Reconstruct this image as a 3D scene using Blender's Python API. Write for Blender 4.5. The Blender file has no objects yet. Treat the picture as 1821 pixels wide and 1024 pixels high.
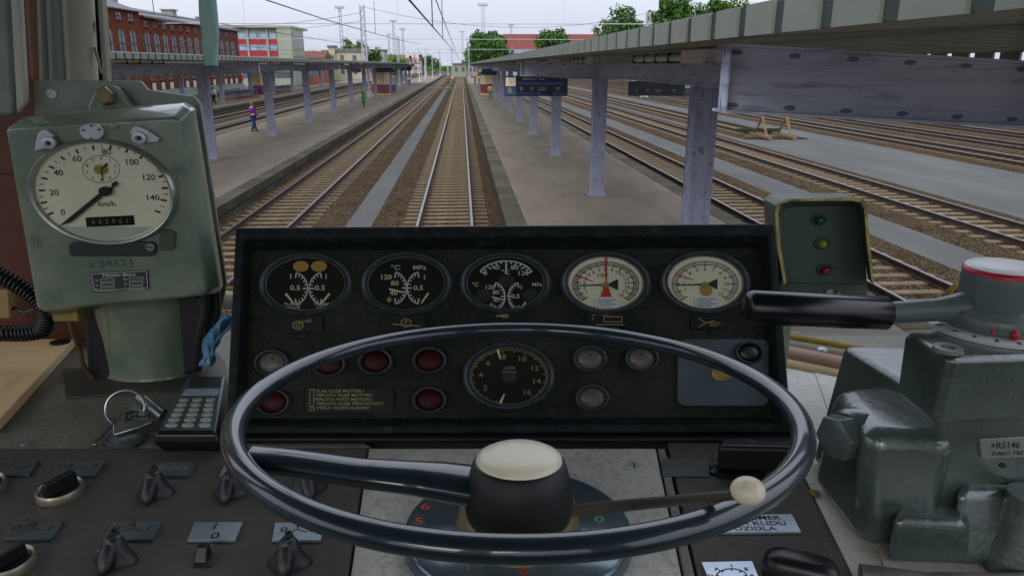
import bpy, bmesh, math, random
from mathutils import Vector, Matrix
random.seed(7)
S = bpy.context.scene
COL = S.collection
rad = math.radians

# ------------------------------------------------------------------ camera, world, sun, exposure
EYE = 4.34
PITCH, YAW, FPX = rad(17.07), rad(3.8), 1290.0
cam_d = bpy.data.cameras.new('camera'); cam = bpy.data.objects.new('camera', cam_d); COL.objects.link(cam)
cam_d.sensor_width = 36; cam_d.lens = 36 * FPX / 1821
cam_d.clip_start = 0.02; cam_d.clip_end = 6000
cam.location = (0, 0, EYE); cam.rotation_euler = (math.pi / 2 - PITCH, 0, -YAW)
S.camera = cam
SUN_EL, SUN_AZ = rad(34), rad(-155)
W = bpy.data.worlds.new('World'); S.world = W; W.use_nodes = True
nt = W.node_tree; nt.nodes.clear()
o_ = nt.nodes.new('ShaderNodeOutputWorld'); bg = nt.nodes.new('ShaderNodeBackground')
sky = nt.nodes.new('ShaderNodeTexSky'); sky.sky_type = 'NISHITA'; sky.sun_disc = False
sky.sun_elevation = SUN_EL; sky.sun_rotation = SUN_AZ; sky.dust_density = 4; sky.air_density = 1.0
mx = nt.nodes.new('ShaderNodeMix'); mx.data_type = 'RGBA'
tc = nt.nodes.new('ShaderNodeTexCoord'); mp = nt.nodes.new('ShaderNodeMapping'); mp.inputs['Scale'].default_value = (1, 1, 4)
nz = nt.nodes.new('ShaderNodeTexNoise'); nz.inputs['Scale'].default_value = 2.2; nz.inputs['Detail'].default_value = 5
rp = nt.nodes.new('ShaderNodeValToRGB')
rp.color_ramp.elements[0].color = (6.1, 6.4, 7.9, 1); rp.color_ramp.elements[1].color = (6.9, 7.1, 8.2, 1)
rp.color_ramp.elements[0].position = .35; rp.color_ramp.elements[1].position = .65
nt.links.new(tc.outputs['Generated'], mp.inputs[0]); nt.links.new(mp.outputs[0], nz.inputs['Vector'])
nt.links.new(nz.outputs['Fac'], rp.inputs[0])
mx.inputs['Factor'].default_value = .93
nt.links.new(sky.outputs[0], mx.inputs['A']); nt.links.new(rp.outputs[0], mx.inputs['B'])
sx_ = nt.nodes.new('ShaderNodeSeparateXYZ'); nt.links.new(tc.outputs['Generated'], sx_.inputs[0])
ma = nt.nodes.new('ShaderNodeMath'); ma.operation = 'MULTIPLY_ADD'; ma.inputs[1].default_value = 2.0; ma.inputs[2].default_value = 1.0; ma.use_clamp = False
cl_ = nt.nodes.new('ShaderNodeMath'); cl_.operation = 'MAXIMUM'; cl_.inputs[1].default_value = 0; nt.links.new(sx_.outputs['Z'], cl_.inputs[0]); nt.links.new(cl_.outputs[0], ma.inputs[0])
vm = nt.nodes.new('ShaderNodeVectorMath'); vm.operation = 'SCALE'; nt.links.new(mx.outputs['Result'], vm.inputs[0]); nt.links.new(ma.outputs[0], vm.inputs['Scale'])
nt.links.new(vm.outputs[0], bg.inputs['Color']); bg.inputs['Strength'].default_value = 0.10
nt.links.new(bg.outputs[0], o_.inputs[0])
sl = bpy.data.lights.new('sun', 'SUN'); sl.energy = 1.5; sl.angle = rad(40); sl.color = (1, .96, .9)
so = bpy.data.objects.new('sun', sl); COL.objects.link(so)
sd = Vector((math.cos(SUN_EL) * math.sin(SUN_AZ), math.cos(SUN_EL) * math.cos(SUN_AZ), math.sin(SUN_EL)))
so.rotation_euler = sd.to_track_quat('Z', 'Y').to_euler(); so.location = (0, -20, 60)
S.view_settings.view_transform = 'Standard'; S.view_settings.look = 'None'
S.view_settings.exposure = 0.15; S.view_settings.gamma = 1

# ------------------------------------------------------------------ materials
K_ALB = .40                                                             # darkens yard base colours to balance the brightened upper sky that lights the cab
def lin(c):
    v = lin_(c); return [x * K_ALB for x in v[:3]] + [1]
def lin_(c):
    if isinstance(c, str):
        c = c.lstrip('#'); c = [int(c[i:i + 2], 16) / 255 for i in (0, 2, 4)]
    return [(x / 12.92 if x <= .04045 else ((x + .055) / 1.055) ** 2.4) for x in c] + [1]
MATS = {}
def mat(name, c1, c2=None, scale=5, rough=.6, metal=0, bump=0, bscale=None, stretch=(1, 1, 1), pos=(.35, .65),
        wear=None, wscale=20, wpos=(.62, .7), emit=None, spec=.5, rough2=None, coat=0, k=None):
    global K_ALB
    keep = K_ALB
    if k: K_ALB = k
    if name in MATS: return MATS[name]
    m = bpy.data.materials.new(name); m.use_nodes = True; t = m.node_tree; N = t.nodes; L = t.links
    b = N['Principled BSDF']; b.inputs['Roughness'].default_value = rough; b.inputs['Metallic'].default_value = metal
    b.inputs['Specular IOR Level'].default_value = .12 if (spec == .5 and rough >= .7) else spec; b.inputs['Coat Weight'].default_value = coat; b.inputs['Coat Roughness'].default_value = .08
    col = lin(c1); tcn = N.new('ShaderNodeTexCoord'); mpn = N.new('ShaderNodeMapping'); mpn.inputs['Scale'].default_value = stretch
    L.new(tcn.outputs['Object'], mpn.inputs[0])
    if c2 is None: c2 = c1
    n = N.new('ShaderNodeTexNoise'); n.inputs['Scale'].default_value = scale; n.inputs['Detail'].default_value = 7; n.inputs['Roughness'].default_value = .65
    L.new(mpn.outputs[0], n.inputs['Vector'])
    r = N.new('ShaderNodeValToRGB'); r.color_ramp.elements[0].color = col; r.color_ramp.elements[1].color = lin(c2)
    r.color_ramp.elements[0].position, r.color_ramp.elements[1].position = pos
    L.new(n.outputs['Fac'], r.inputs[0]); out = r.outputs[0]
    if wear:
        n2 = N.new('ShaderNodeTexNoise'); n2.inputs['Scale'].default_value = wscale; n2.inputs['Detail'].default_value = 8; n2.inputs['Roughness'].default_value = .7
        L.new(mpn.outputs[0], n2.inputs['Vector'])
        r2 = N.new('ShaderNodeValToRGB'); r2.color_ramp.elements[0].position, r2.color_ramp.elements[1].position = wpos
        L.new(n2.outputs['Fac'], r2.inputs[0])
        x = N.new('ShaderNodeMix'); x.data_type = 'RGBA'; L.new(r2.outputs[0], x.inputs['Factor']); L.new(out, x.inputs['A'])
        x.inputs['B'].default_value = lin(wear); out = x.outputs['Result']
    L.new(out, b.inputs['Base Color'])
    if rough2 is not None:
        q = N.new('ShaderNodeMapRange'); q.inputs['To Min'].default_value = rough; q.inputs['To Max'].default_value = rough2
        q.inputs['From Min'].default_value = .35; q.inputs['From Max'].default_value = .65
        L.new(n.outputs['Fac'], q.inputs['Value']); L.new(q.outputs[0], b.inputs['Roughness'])
    if bump:
        n3 = N.new('ShaderNodeTexNoise'); n3.inputs['Scale'].default_value = bscale or scale * 4; n3.inputs['Detail'].default_value = 4
        L.new(mpn.outputs[0], n3.inputs['Vector'])
        bp = N.new('ShaderNodeBump'); bp.inputs['Strength'].default_value = min(1, bump); bp.inputs['Distance'].default_value = .002 * max(1, bump) if (bscale or scale) > 25 else .02
        L.new(n3.outputs['Fac'], bp.inputs['Height']); L.new(bp.outputs[0], b.inputs['Normal'])
    if emit:
        b.inputs['Emission Color'].default_value = lin_(emit[0]); b.inputs['Emission Strength'].default_value = emit[1]
    K_ALB = keep; MATS[name] = m; return m
def brick_mat(name, c1, c2, mortar, sx, sy, axis='x', ms=.02, rough=.85):
    m = bpy.data.materials.new(name); m.use_nodes = True; t = m.node_tree; N = t.nodes; L = t.links; b = N['Principled BSDF']
    b.inputs['Roughness'].default_value = rough; b.inputs['Specular IOR Level'].default_value = .12
    tcn = N.new('ShaderNodeTexCoord'); sp = N.new('ShaderNodeSeparateXYZ'); cb = N.new('ShaderNodeCombineXYZ'); L.new(tcn.outputs['Object'], sp.inputs[0])
    ax = {'x': ('X', 'Z'), 'y': ('Y', 'Z'), 'g': ('Y', 'X')}[axis]
    L.new(sp.outputs[ax[0]], cb.inputs[0]); L.new(sp.outputs[ax[1]], cb.inputs[1])
    k = N.new('ShaderNodeTexBrick'); k.inputs['Color1'].default_value = lin(c1); k.inputs['Color2'].default_value = lin(c2); k.inputs['Mortar'].default_value = lin(mortar)
    k.inputs['Scale'].default_value = 1; k.inputs['Brick Width'].default_value = sx; k.inputs['Row Height'].default_value = sy; k.inputs['Mortar Size'].default_value = ms
    L.new(cb.outputs[0], k.inputs['Vector'])
    n = N.new('ShaderNodeTexNoise'); n.inputs['Scale'].default_value = 1.3; n.inputs['Detail'].default_value = 8; L.new(tcn.outputs['Object'], n.inputs['Vector'])
    x = N.new('ShaderNodeMix'); x.data_type = 'RGBA'; x.blend_type = 'MULTIPLY'; x.inputs['Factor'].default_value = .6
    r = N.new('ShaderNodeValToRGB'); r.color_ramp.elements[0].color = (.55, .55, .55, 1); r.color_ramp.elements[0].position = .3; r.color_ramp.elements[1].position = .62
    L.new(n.outputs['Fac'], r.inputs[0]); L.new(k.outputs['Color'], x.inputs['A']); L.new(r.outputs[0], x.inputs['B']); L.new(x.outputs['Result'], b.inputs['Base Color'])
    MATS[name] = m; return m
def glass_mat(name, tint=(1, 1, 1), rough=.02, gl=.5):
    m = bpy.data.materials.new(name); m.use_nodes = True; t = m.node_tree; N = t.nodes; L = t.links; N.clear()
    o = N.new('ShaderNodeOutputMaterial'); tr = N.new('ShaderNodeBsdfTransparent'); tr.inputs[0].default_value = (*tint, 1)
    g = N.new('ShaderNodeBsdfGlossy'); g.inputs['Roughness'].default_value = rough
    fr = N.new('ShaderNodeFresnel'); fr.inputs[0].default_value = 1.45; mu = N.new('ShaderNodeMath'); mu.operation = 'MULTIPLY'; mu.inputs[1].default_value = gl
    mi = N.new('ShaderNodeMixShader'); L.new(fr.outputs[0], mu.inputs[0]); L.new(mu.outputs[0], mi.inputs[0]); L.new(tr.outputs[0], mi.inputs[1]); L.new(g.outputs[0], mi.inputs[2]); L.new(mi.outputs[0], o.inputs[0])
    return m
def ballast_mat():
    m = bpy.data.materials.new('ballast'); m.use_nodes = True; t = m.node_tree; N = t.nodes; L = t.links; b = N['Principled BSDF']; b.inputs['Roughness'].default_value = .95; b.inputs['Specular IOR Level'].default_value = .05
    tcn = N.new('ShaderNodeTexCoord'); v = N.new('ShaderNodeTexVoronoi'); v.inputs['Scale'].default_value = 24; L.new(tcn.outputs['Object'], v.inputs['Vector'])
    bw = N.new('ShaderNodeRGBToBW'); L.new(v.outputs['Color'], bw.inputs[0])
    r = N.new('ShaderNodeValToRGB'); e = r.color_ramp.elements; e[0].position = .25; e[0].color = lin('#3d2f1e'); e[1].position = .8; e[1].color = lin('#978264')
    k = e.new(.5); k.color = lin('#64523d'); L.new(bw.outputs[0], r.inputs[0])
    n = N.new('ShaderNodeTexNoise'); n.inputs['Scale'].default_value = 1.1; n.inputs['Detail'].default_value = 5; L.new(tcn.outputs['Object'], n.inputs['Vector'])
    r2 = N.new('ShaderNodeValToRGB'); r2.color_ramp.elements[0].color = (.62, .6, .58, 1); r2.color_ramp.elements[0].position = .35; r2.color_ramp.elements[1].position = .65; L.new(n.outputs['Fac'], r2.inputs[0])
    x = N.new('ShaderNodeMix'); x.data_type = 'RGBA'; x.blend_type = 'MULTIPLY'; x.inputs['Factor'].default_value = .8
    L.new(r.outputs[0], x.inputs['A']); L.new(r2.outputs[0], x.inputs['B']); L.new(x.outputs['Result'], b.inputs['Base Color'])
    bp = N.new('ShaderNodeBump'); bp.inputs['Strength'].default_value = .8; bp.inputs['Distance'].default_value = .04; L.new(v.outputs['Distance'], bp.inputs['Height']); L.new(bp.outputs[0], b.inputs['Normal'])
    return m

# ------------------------------------------------------------------ geometry helpers
CAB = Matrix.Translation((0, 0, EYE)) @ Matrix.Rotation(-YAW, 4, 'Z')      # cab frame: x right, y ahead, z up, origin at the driver's eyes
cF = Vector((0, math.cos(PITCH), -math.sin(PITCH))); cU = Vector((0, math.sin(PITCH), math.cos(PITCH))); cR = Vector((1, 0, 0))
def ray(x, y): return cF + cR * ((x - 910.5) / FPX) + cU * ((512 - y) / FPX)
class Plane:                                                                # a surface of the cab; gives sizes on it from measurements
    def __init__(s, o, n, u=(1, 0, 0)):
        s.o = Vector(o); s.n = Vector(n).normalized(); s.u = Vector(u); s.u = (s.u - s.n * s.u.dot(s.n)).normalized(); s.v = s.n.cross(s.u)
        m = Matrix((( s.u.x, s.v.x, s.n.x, s.o.x), (s.u.y, s.v.y, s.n.y, s.o.y), (s.u.z, s.v.z, s.n.z, s.o.z), (0, 0, 0, 1)))
        s.M = CAB @ m
    def at(s, x, y, w=0):
        r = ray(x, y); k = (s.o + s.n * w).dot(s.n) / r.dot(s.n); p = r * k - s.o
        return (p.dot(s.u), p.dot(s.v))
    def w(s, x, y, w=0):
        a = s.at(x, y, w); return s.M @ Vector((a[0], a[1], w))
    def sc(s, x, y, w=0):
        a = s.at(x - 5, y, w); b = s.at(x + 5, y, w); c = s.at(x, y - 5, w); d = s.at(x, y + 5, w)
        return math.dist(a, b) / 10, math.dist(c, d) / 10
def onplane(px, py, Y):                                                     # cab-frame point at distance Y ahead
    r = ray(px, py); return r * (Y / r.y)
LOC = {}
TXT = {}
def glyphs(s):
    if s in TXT: return TXT[s]
    c = bpy.data.curves.new('t', 'FONT'); c.body = s; c.size = 1; c.align_x = 'CENTER'; c.align_y = 'CENTER'; c.resolution_u = 3; c.offset = .012
    ob = bpy.data.objects.new('t', c); COL.objects.link(ob)
    me = bpy.data.meshes.new_from_object(ob.evaluated_get(bpy.context.evaluated_depsgraph_get()))
    TXT[s] = ([v.co.copy() for v in me.vertices], [tuple(p.vertices) for p in me.polygons])
    bpy.data.objects.remove(ob); bpy.data.curves.remove(c); bpy.data.meshes.remove(me)
    return TXT[s]
class G:
    def __init__(s, M=None): s.bm = bmesh.new(); s.M = M or Matrix(); s.mi = 0
    def v(s, *c):
        if len(c) == 1: c = c[0]
        return s.bm.verts.new(s.M @ Vector(c))
    def f(s, vs):
        try: q = s.bm.faces.new(vs); q.material_index = s.mi; return q
        except ValueError: return None
    def box(s, x0, x1, y0, y1, z0, z1):
        V = [s.v(x, y, z) for z in (z0, z1) for x, y in ((x0, y0), (x1, y0), (x1, y1), (x0, y1))]
        for q in ((3, 2, 1, 0), (4, 5, 6, 7), (0, 1, 5, 4), (1, 2, 6, 5), (2, 3, 7, 6), (3, 0, 4, 7)): s.f([V[i] for i in q])
        return s
    def loft(s, rings, cap=True, close=True):
        R = [[s.v(p) for p in r] for r in rings]; n = len(R[0])
        for a, b in zip(R, R[1:]):
            for i in range(n if close else n - 1): s.f([a[i], a[(i + 1) % n], b[(i + 1) % n], b[i]])
        if cap: s.f(R[0][::-1]); s.f(R[-1])
        return s
    def prism(s, pts, w0, w1): return s.loft([[(p[0], p[1], w0) for p in pts], [(p[0], p[1], w1) for p in pts]])
    def lathe(s, prof, c=(0, 0, 0), sx=1, sy=1, seg=32, cap0=True, cap1=True, rot=0):
        R = [[(c[0] + r * sx * math.cos(a + rot), c[1] + r * sy * math.sin(a + rot), c[2] + w) for a in [2 * math.pi * i / seg for i in range(seg)]] for r, w in prof]
        V = [[s.v(p) for p in r] for r in R]
        for a, b in zip(V, V[1:]):
            for i in range(seg): s.f([a[i], a[(i + 1) % seg], b[(i + 1) % seg], b[i]])
        if cap0: s.f(V[0][::-1])
        if cap1: s.f(V[-1])
        return s
    def tube(s, P, r, seg=8, cap=True, flat=1):
        P = [Vector(p) for p in P]; n = len(P); rr = r if isinstance(r, (list, tuple)) else [r] * n
        t0 = (P[1] - P[0]).normalized(); a = Vector((0, 0, 1)) if abs(t0.z) < .9 else Vector((1, 0, 0)); u = t0.cross(a).normalized(); rings = []
        for i in range(n):
            t = (P[min(i + 1, n - 1)] - P[max(i - 1, 0)]).normalized(); u = (u - t * u.dot(t)).normalized(); w = t.cross(u)
            rings.append([P[i] + (u * math.cos(q) * flat + w * math.sin(q)) * rr[i] for q in [2 * math.pi * k / seg for k in range(seg)]])
        return s.loft(rings, cap)
    def ball(s, c, rx, ry=None, rz=None, seg=20, rings=12):
        ry = ry or rx; rz = rz or rx
        return s.lathe([(math.sin(math.pi * (i + .001) / rings), 0) for i in range(0)] or [(max(.01, math.sin(math.pi * i / rings)) * 1.0, -math.cos(math.pi * i / rings) * rz) for i in range(rings + 1)], c, rx, ry, seg)
    def seg2(s, p, q, wd, w, wd2=None):
        p = Vector(p[:2]); q = Vector(q[:2]); d = (q - p).normalized(); n = Vector((-d.y, d.x)); wd2 = wd if wd2 is None else wd2
        s.f([s.v(p.x - n.x * wd / 2, p.y - n.y * wd / 2, w), s.v(q.x - n.x * wd2 / 2, q.y - n.y * wd2 / 2, w), s.v(q.x + n.x * wd2 / 2, q.y + n.y * wd2 / 2, w), s.v(p.x + n.x * wd / 2, p.y + n.y * wd / 2, w)])
        return s
    def text(s, t, c, size, w, sx=1, rot=0):
        vs, fs = glyphs(t); V = []
        for co in vs:
            x, y = co.x * size * sx, co.y * size; V.append(s.v(c[0] + x * math.cos(rot) - y * math.sin(rot), c[1] + x * math.sin(rot) + y * math.cos(rot), w))
        for q in fs: s.f([V[i] for i in q])
        return s
    def out(s, name, m, parent=None, loc=None, bevel=0, seg=2, smooth=None, recalc=True):
        if recalc: bmesh.ops.recalc_face_normals(s.bm, faces=s.bm.faces)
        off = Vector(LOC.get(parent.name, (0, 0, 0))) if parent else Vector(loc or (0, 0, 0))
        for v in s.bm.verts: v.co -= off
        me = bpy.data.meshes.new(name); s.bm.to_mesh(me); s.bm.free()
        for k in (m if isinstance(m, (list, tuple)) else [m]): me.materials.append(k)
        o = bpy.data.objects.new(name, me); COL.objects.link(o)
        if parent: o.parent = parent; LOC[o.name] = off
        else: o.location = off; LOC[o.name] = off
        if smooth or bevel:
            for p in me.polygons: p.use_smooth = True
            me.set_sharp_from_angle(angle=rad(smooth or 35))
        if bevel:
            b = o.modifiers.new('bevel', 'BEVEL'); b.width = bevel; b.segments = seg; b.limit_method = 'ANGLE'; b.angle_limit = rad(35); b.harden_normals = True
        return o
def tag(o, label=None, cat=None, group=None, kind=None):
    if label: o['label'] = label
    if cat: o['category'] = cat
    if group: o['group'] = group
    if kind: o['kind'] = kind
    return o
def thing(name, label, cat, loc=(0, 0, 0), group=None):
    o = bpy.data.objects.new(name, None); COL.objects.link(o); o.location = loc; o.empty_display_size = .1; LOC[o.name] = Vector(loc)
    return tag(o, label, cat, group)
def copy_tree(o, parent=None, loc=None, label=None, rz=None):
    c = o.copy(); COL.objects.link(c); c.parent = parent
    if loc is not None: c.location = loc
    if rz is not None: c.rotation_euler.z = rz
    if label: c['label'] = label
    for ch in [x for x in bpy.data.objects if x.parent == o]: copy_tree(ch, c)
    return c
ORD = ['first', 'second', 'third', 'fourth', 'fifth', 'sixth', 'seventh', 'eighth', 'ninth', 'tenth', 'eleventh', 'twelfth', 'thirteenth', 'fourteenth', 'fifteenth']
def gxy(px, Y):
    r = Matrix.Rotation(-YAW, 3, 'Z') @ ray(px, 108); return r.x / r.y * Y
def gz_(z): return EYE + (z - EYE) * .885
def _unused(px, Y): return 0                                 # sideways metres of something seen at a heading, Y metres ahead

# ================================================================== THE STATION YARD
m_ground = mat('yard_concrete', '#696b68', '#7a7975', scale=.35, rough=.8, stretch=(1, .25, 1), wear='#868d88', wscale=.5, wpos=(.45, .8), pos=(.3, .7))
m_far = mat('far_earth', '#6b6650', '#7d7b62', scale=.05, rough=.95)
m_ballast = ballast_mat()
m_sleeper = mat('sleeper_concrete', '#6c5a45', '#b8a181', scale=2.4, rough=.9, bump=.3, bscale=20)
m_rust = mat('rail_rust', '#4b3c33', '#66564a', scale=4, rough=.7)
m_railtop = mat('rail_steel', '#b2a8a6', '#8f8583', scale=3, rough=.35, metal=.7)
m_plat = mat('platform_asphalt', '#857b6b', '#9d9281', scale=.8, rough=.95, stretch=(1, .35, 1), bump=.3, bscale=30, wear='#7b746c', wscale=1.2, wpos=(.5, .75), pos=(.3, .7), k=0.58)
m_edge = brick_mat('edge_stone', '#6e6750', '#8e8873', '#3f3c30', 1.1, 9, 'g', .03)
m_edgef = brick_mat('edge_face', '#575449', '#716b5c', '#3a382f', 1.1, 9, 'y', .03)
m_steel = mat('blue_grey_steel', '#8b8ea1', '#a0a3b5', scale=3, rough=.7, stretch=(1.5, 1.5, .6), wear='#565a70', wscale=9, wpos=(.56, .68), k=0.8)  # under-roof steel and soffit kept paler, making up for canopy shade in the colour
m_steelh = mat('blue_grey_beam', '#a6a9bb', '#babdcc', scale=2.0, rough=.7, stretch=(.5, .5, 4), wear='#6b6f85', wscale=4, wpos=(.5, .7), k=1)
m_rivet = mat('rivet', '#6c6f84', '#7d8095', rough=.7, k=.75)
m_fascia = mat('canopy_sheet', '#6e7469', '#7d8376', scale=2, rough=.6, k=0.72)
m_soffit = mat('canopy_soffit', '#808376', '#91948a', scale=1.5, rough=.8, k=1)
m_roofdk = mat('canopy_seam', '#343f3c', '#3f4a46', rough=.7, k=0.8)

g = G(); g.f([g.v(-2500, -60, -.24), g.v(2500, -60, -.24), g.v(2500, 170, -.24), g.v(-2500, 170, -.24)])
tag(g.out('ground', m_ground), kind='structure')
g = G(); g.f([g.v(-2500, 170, -.24), g.v(2500, 170, -.24), g.v(2500, 4500, -.24), g.v(-2500, 4500, -.24)])
tag(g.out('far_ground', m_far), kind='structure')

def rail_bm(x, y0, y1):
    g = G(); pts = [(-.065, -.172), (.065, -.172), (.065, -.155), (.012, -.14), (.012, -.05), (.036, -.035), (.036, 0), (-.036, 0), (-.036, -.035), (-.012, -.05), (-.012, -.14), (-.065, -.155)]
    A = [g.v(x + p[0], y0, p[1]) for p in pts]; B = [g.v(x + p[0], y1, p[1]) for p in pts]
    for i in range(12):
        g.mi = 1 if i in (5, 6, 7) else 0
        g.f([A[i], A[(i + 1) % 12], B[(i + 1) % 12], B[i]])
    g.mi = 0; g.f(A); g.f(B[::-1]); return g
sl_me = None
def sleeper_verts(g, x, y):
    a = [(x - 1.28, y - .115, -.172), (x + 1.28, y - .115, -.172), (x + 1.28, y + .115, -.172), (x - 1.28, y + .115, -.172)]
    b = [(p[0] + (.03 if p[0] < x else -.03), p[1], -.21) for p in a]
    lo = [(p[0], p[1] + (-.012 if p[1] < y else .012), -.20) for p in a]
    g.loft([lo, a])
def track(x, ys, ye, y0, label, n=100):
    t = thing('railway_track', label, 'railway track', (x, ys, 0), 'tracks of the station yard')
    for sx in (-.775, .775): rail_bm(x + sx, ys, ye).out('rail', [m_rust, m_railtop], t)
    g = G(); sleeper_verts(g, 0, 0); me_o = g.out('sleeper', m_sleeper, t); me = me_o.data
    for v in me.vertices: v.co += Vector((x, ys, 0))
    me_o.location = (0, y0 - ys, 0)
    for k in range(1, n):
        o = bpy.data.objects.new('sleeper', me); COL.objects.link(o); o.parent = t; o.location = (random.uniform(-.02, .02), y0 - ys + k * .62, 0)
    g = G(); y = y0 + n * .62
    while y < min(ye, 420): sleeper_verts(g, x, y); y += .62
    if y > y0 + n * .62 + .1: g.out('sleeper_row', m_sleeper, t)['kind'] = 'stuff'
    g = G(); a = 1.95
    ya = ys - (1.2 if ys > 0 else 0)
    P = [(-a - .25, -.238), (-a, -.188), (a, -.188), (a + .25, -.238)]
    g.loft([[(x + p[0], ya, p[1]) for p in P], [(x + p[0], ye, p[1]) for p in P]], close=False, cap=False)
    tag(g.out('ballast_bed', m_ballast), kind='structure')
track(-.57, -10, 1200, 3, 'railway track straight ahead under the locomotive')
track(-5.75, -10, 1200, 10, 'railway track left of the grey strip, beside the left platform')
track(9.25, -10, 300, 12, 'railway track along the right side of the right platform')
track(15.2, -10, 300, 15, 'second railway track to the right of the right platform')
track(20.2, 47.5, 300, 48, 'dead-end railway track finishing at the timber buffer stop')
track(26.8, -10, 300, 25, 'railway track just behind the timber buffer stop')
track(31.6, -10, 300, 32, 'second railway track beyond the buffer stop')
track(36.6, -10, 300, 35, 'third railway track beyond the buffer stop', 60)
track(42, -10, 300, 45, 'fourth railway track beyond the buffer stop', 60)
track(47.5, -10, 300, 50, 'farthest railway track on the right of the yard', 60)
track(-16.9, -10, 500, 35, 'railway track on the far side of the left platform', 80)
track(-22.1, -10, 500, 40, 'railway track along the near side of the second platform', 80)
track(-33.1, -10, 500, 60, 'railway track along the far side of the second platform', 60)
track(-38.6, -10, 500, 70, 'railway track in front of the brick building', 60)

def platform(x0, x1, y0, y1):
    g = G(); g.box(x0 + .55, x1 - .55, y0, y1, -.24, .30); tag(g.out('platform', m_plat), kind='structure')
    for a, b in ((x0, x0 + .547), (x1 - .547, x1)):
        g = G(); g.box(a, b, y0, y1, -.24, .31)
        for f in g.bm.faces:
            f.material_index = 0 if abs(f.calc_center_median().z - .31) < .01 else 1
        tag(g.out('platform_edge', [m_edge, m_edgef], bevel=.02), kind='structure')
platform(1.1, 7.5, -12, 250)
platform(-15.2, -7.3, -12, 300)
platform(-31.5, -23.7, -12, 260)
g = G(); g.box(-7.2, 1.05, 148, 151, -.2, -.01); tag(g.out('board_crossing', mat('crossing_boards', '#8d8775', '#a39c88', rough=.9)), kind='structure')
g = G(); g.box(-60, 60, 258, 262, -.2, -.06); tag(g.out('service_path', mat('path_grey', '#8b8a80', '#9a988c', rough=.9)), kind='structure')

# ---- canopies
def column_bm():
    g = G(); w = .20
    # riveted box column: web plates, flange angles and rivet rows
    g.box(-w, w, -.17, .17, .30, 3.98)
    for sx in (-1, 1):
        for sy in (-1, 1): g.box(min(sx * (w - .09), sx * (w + .012)), max(sx * (w - .09), sx * (w + .012)), min(sy * .182, sy * .171), max(sy * .182, sy * .171), .30, 3.98)
    g.box(-.30, .30, -.25, .25, .30, .34)
    g.mi = 1
    z = .55
    while z < 3.95:
        for sx in (-1, 1):
            for sy in (-1, 1):
                g.lathe([(.016, 0), (.010, .012)], (0, 0, 0), seg=6, cap0=False) if False else g.box(sx * (w - .045) - .014, sx * (w - .045) + .014, min(sy * .182, sy * .192), max(sy * .182, sy * .192), z - .014, z + .014)
        z += .16
    return g
g = column_bm(); _c = g.out('column', [m_steel, m_rivet]); COLUMN_ME = _c.data; bpy.data.objects.remove(_c)
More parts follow.
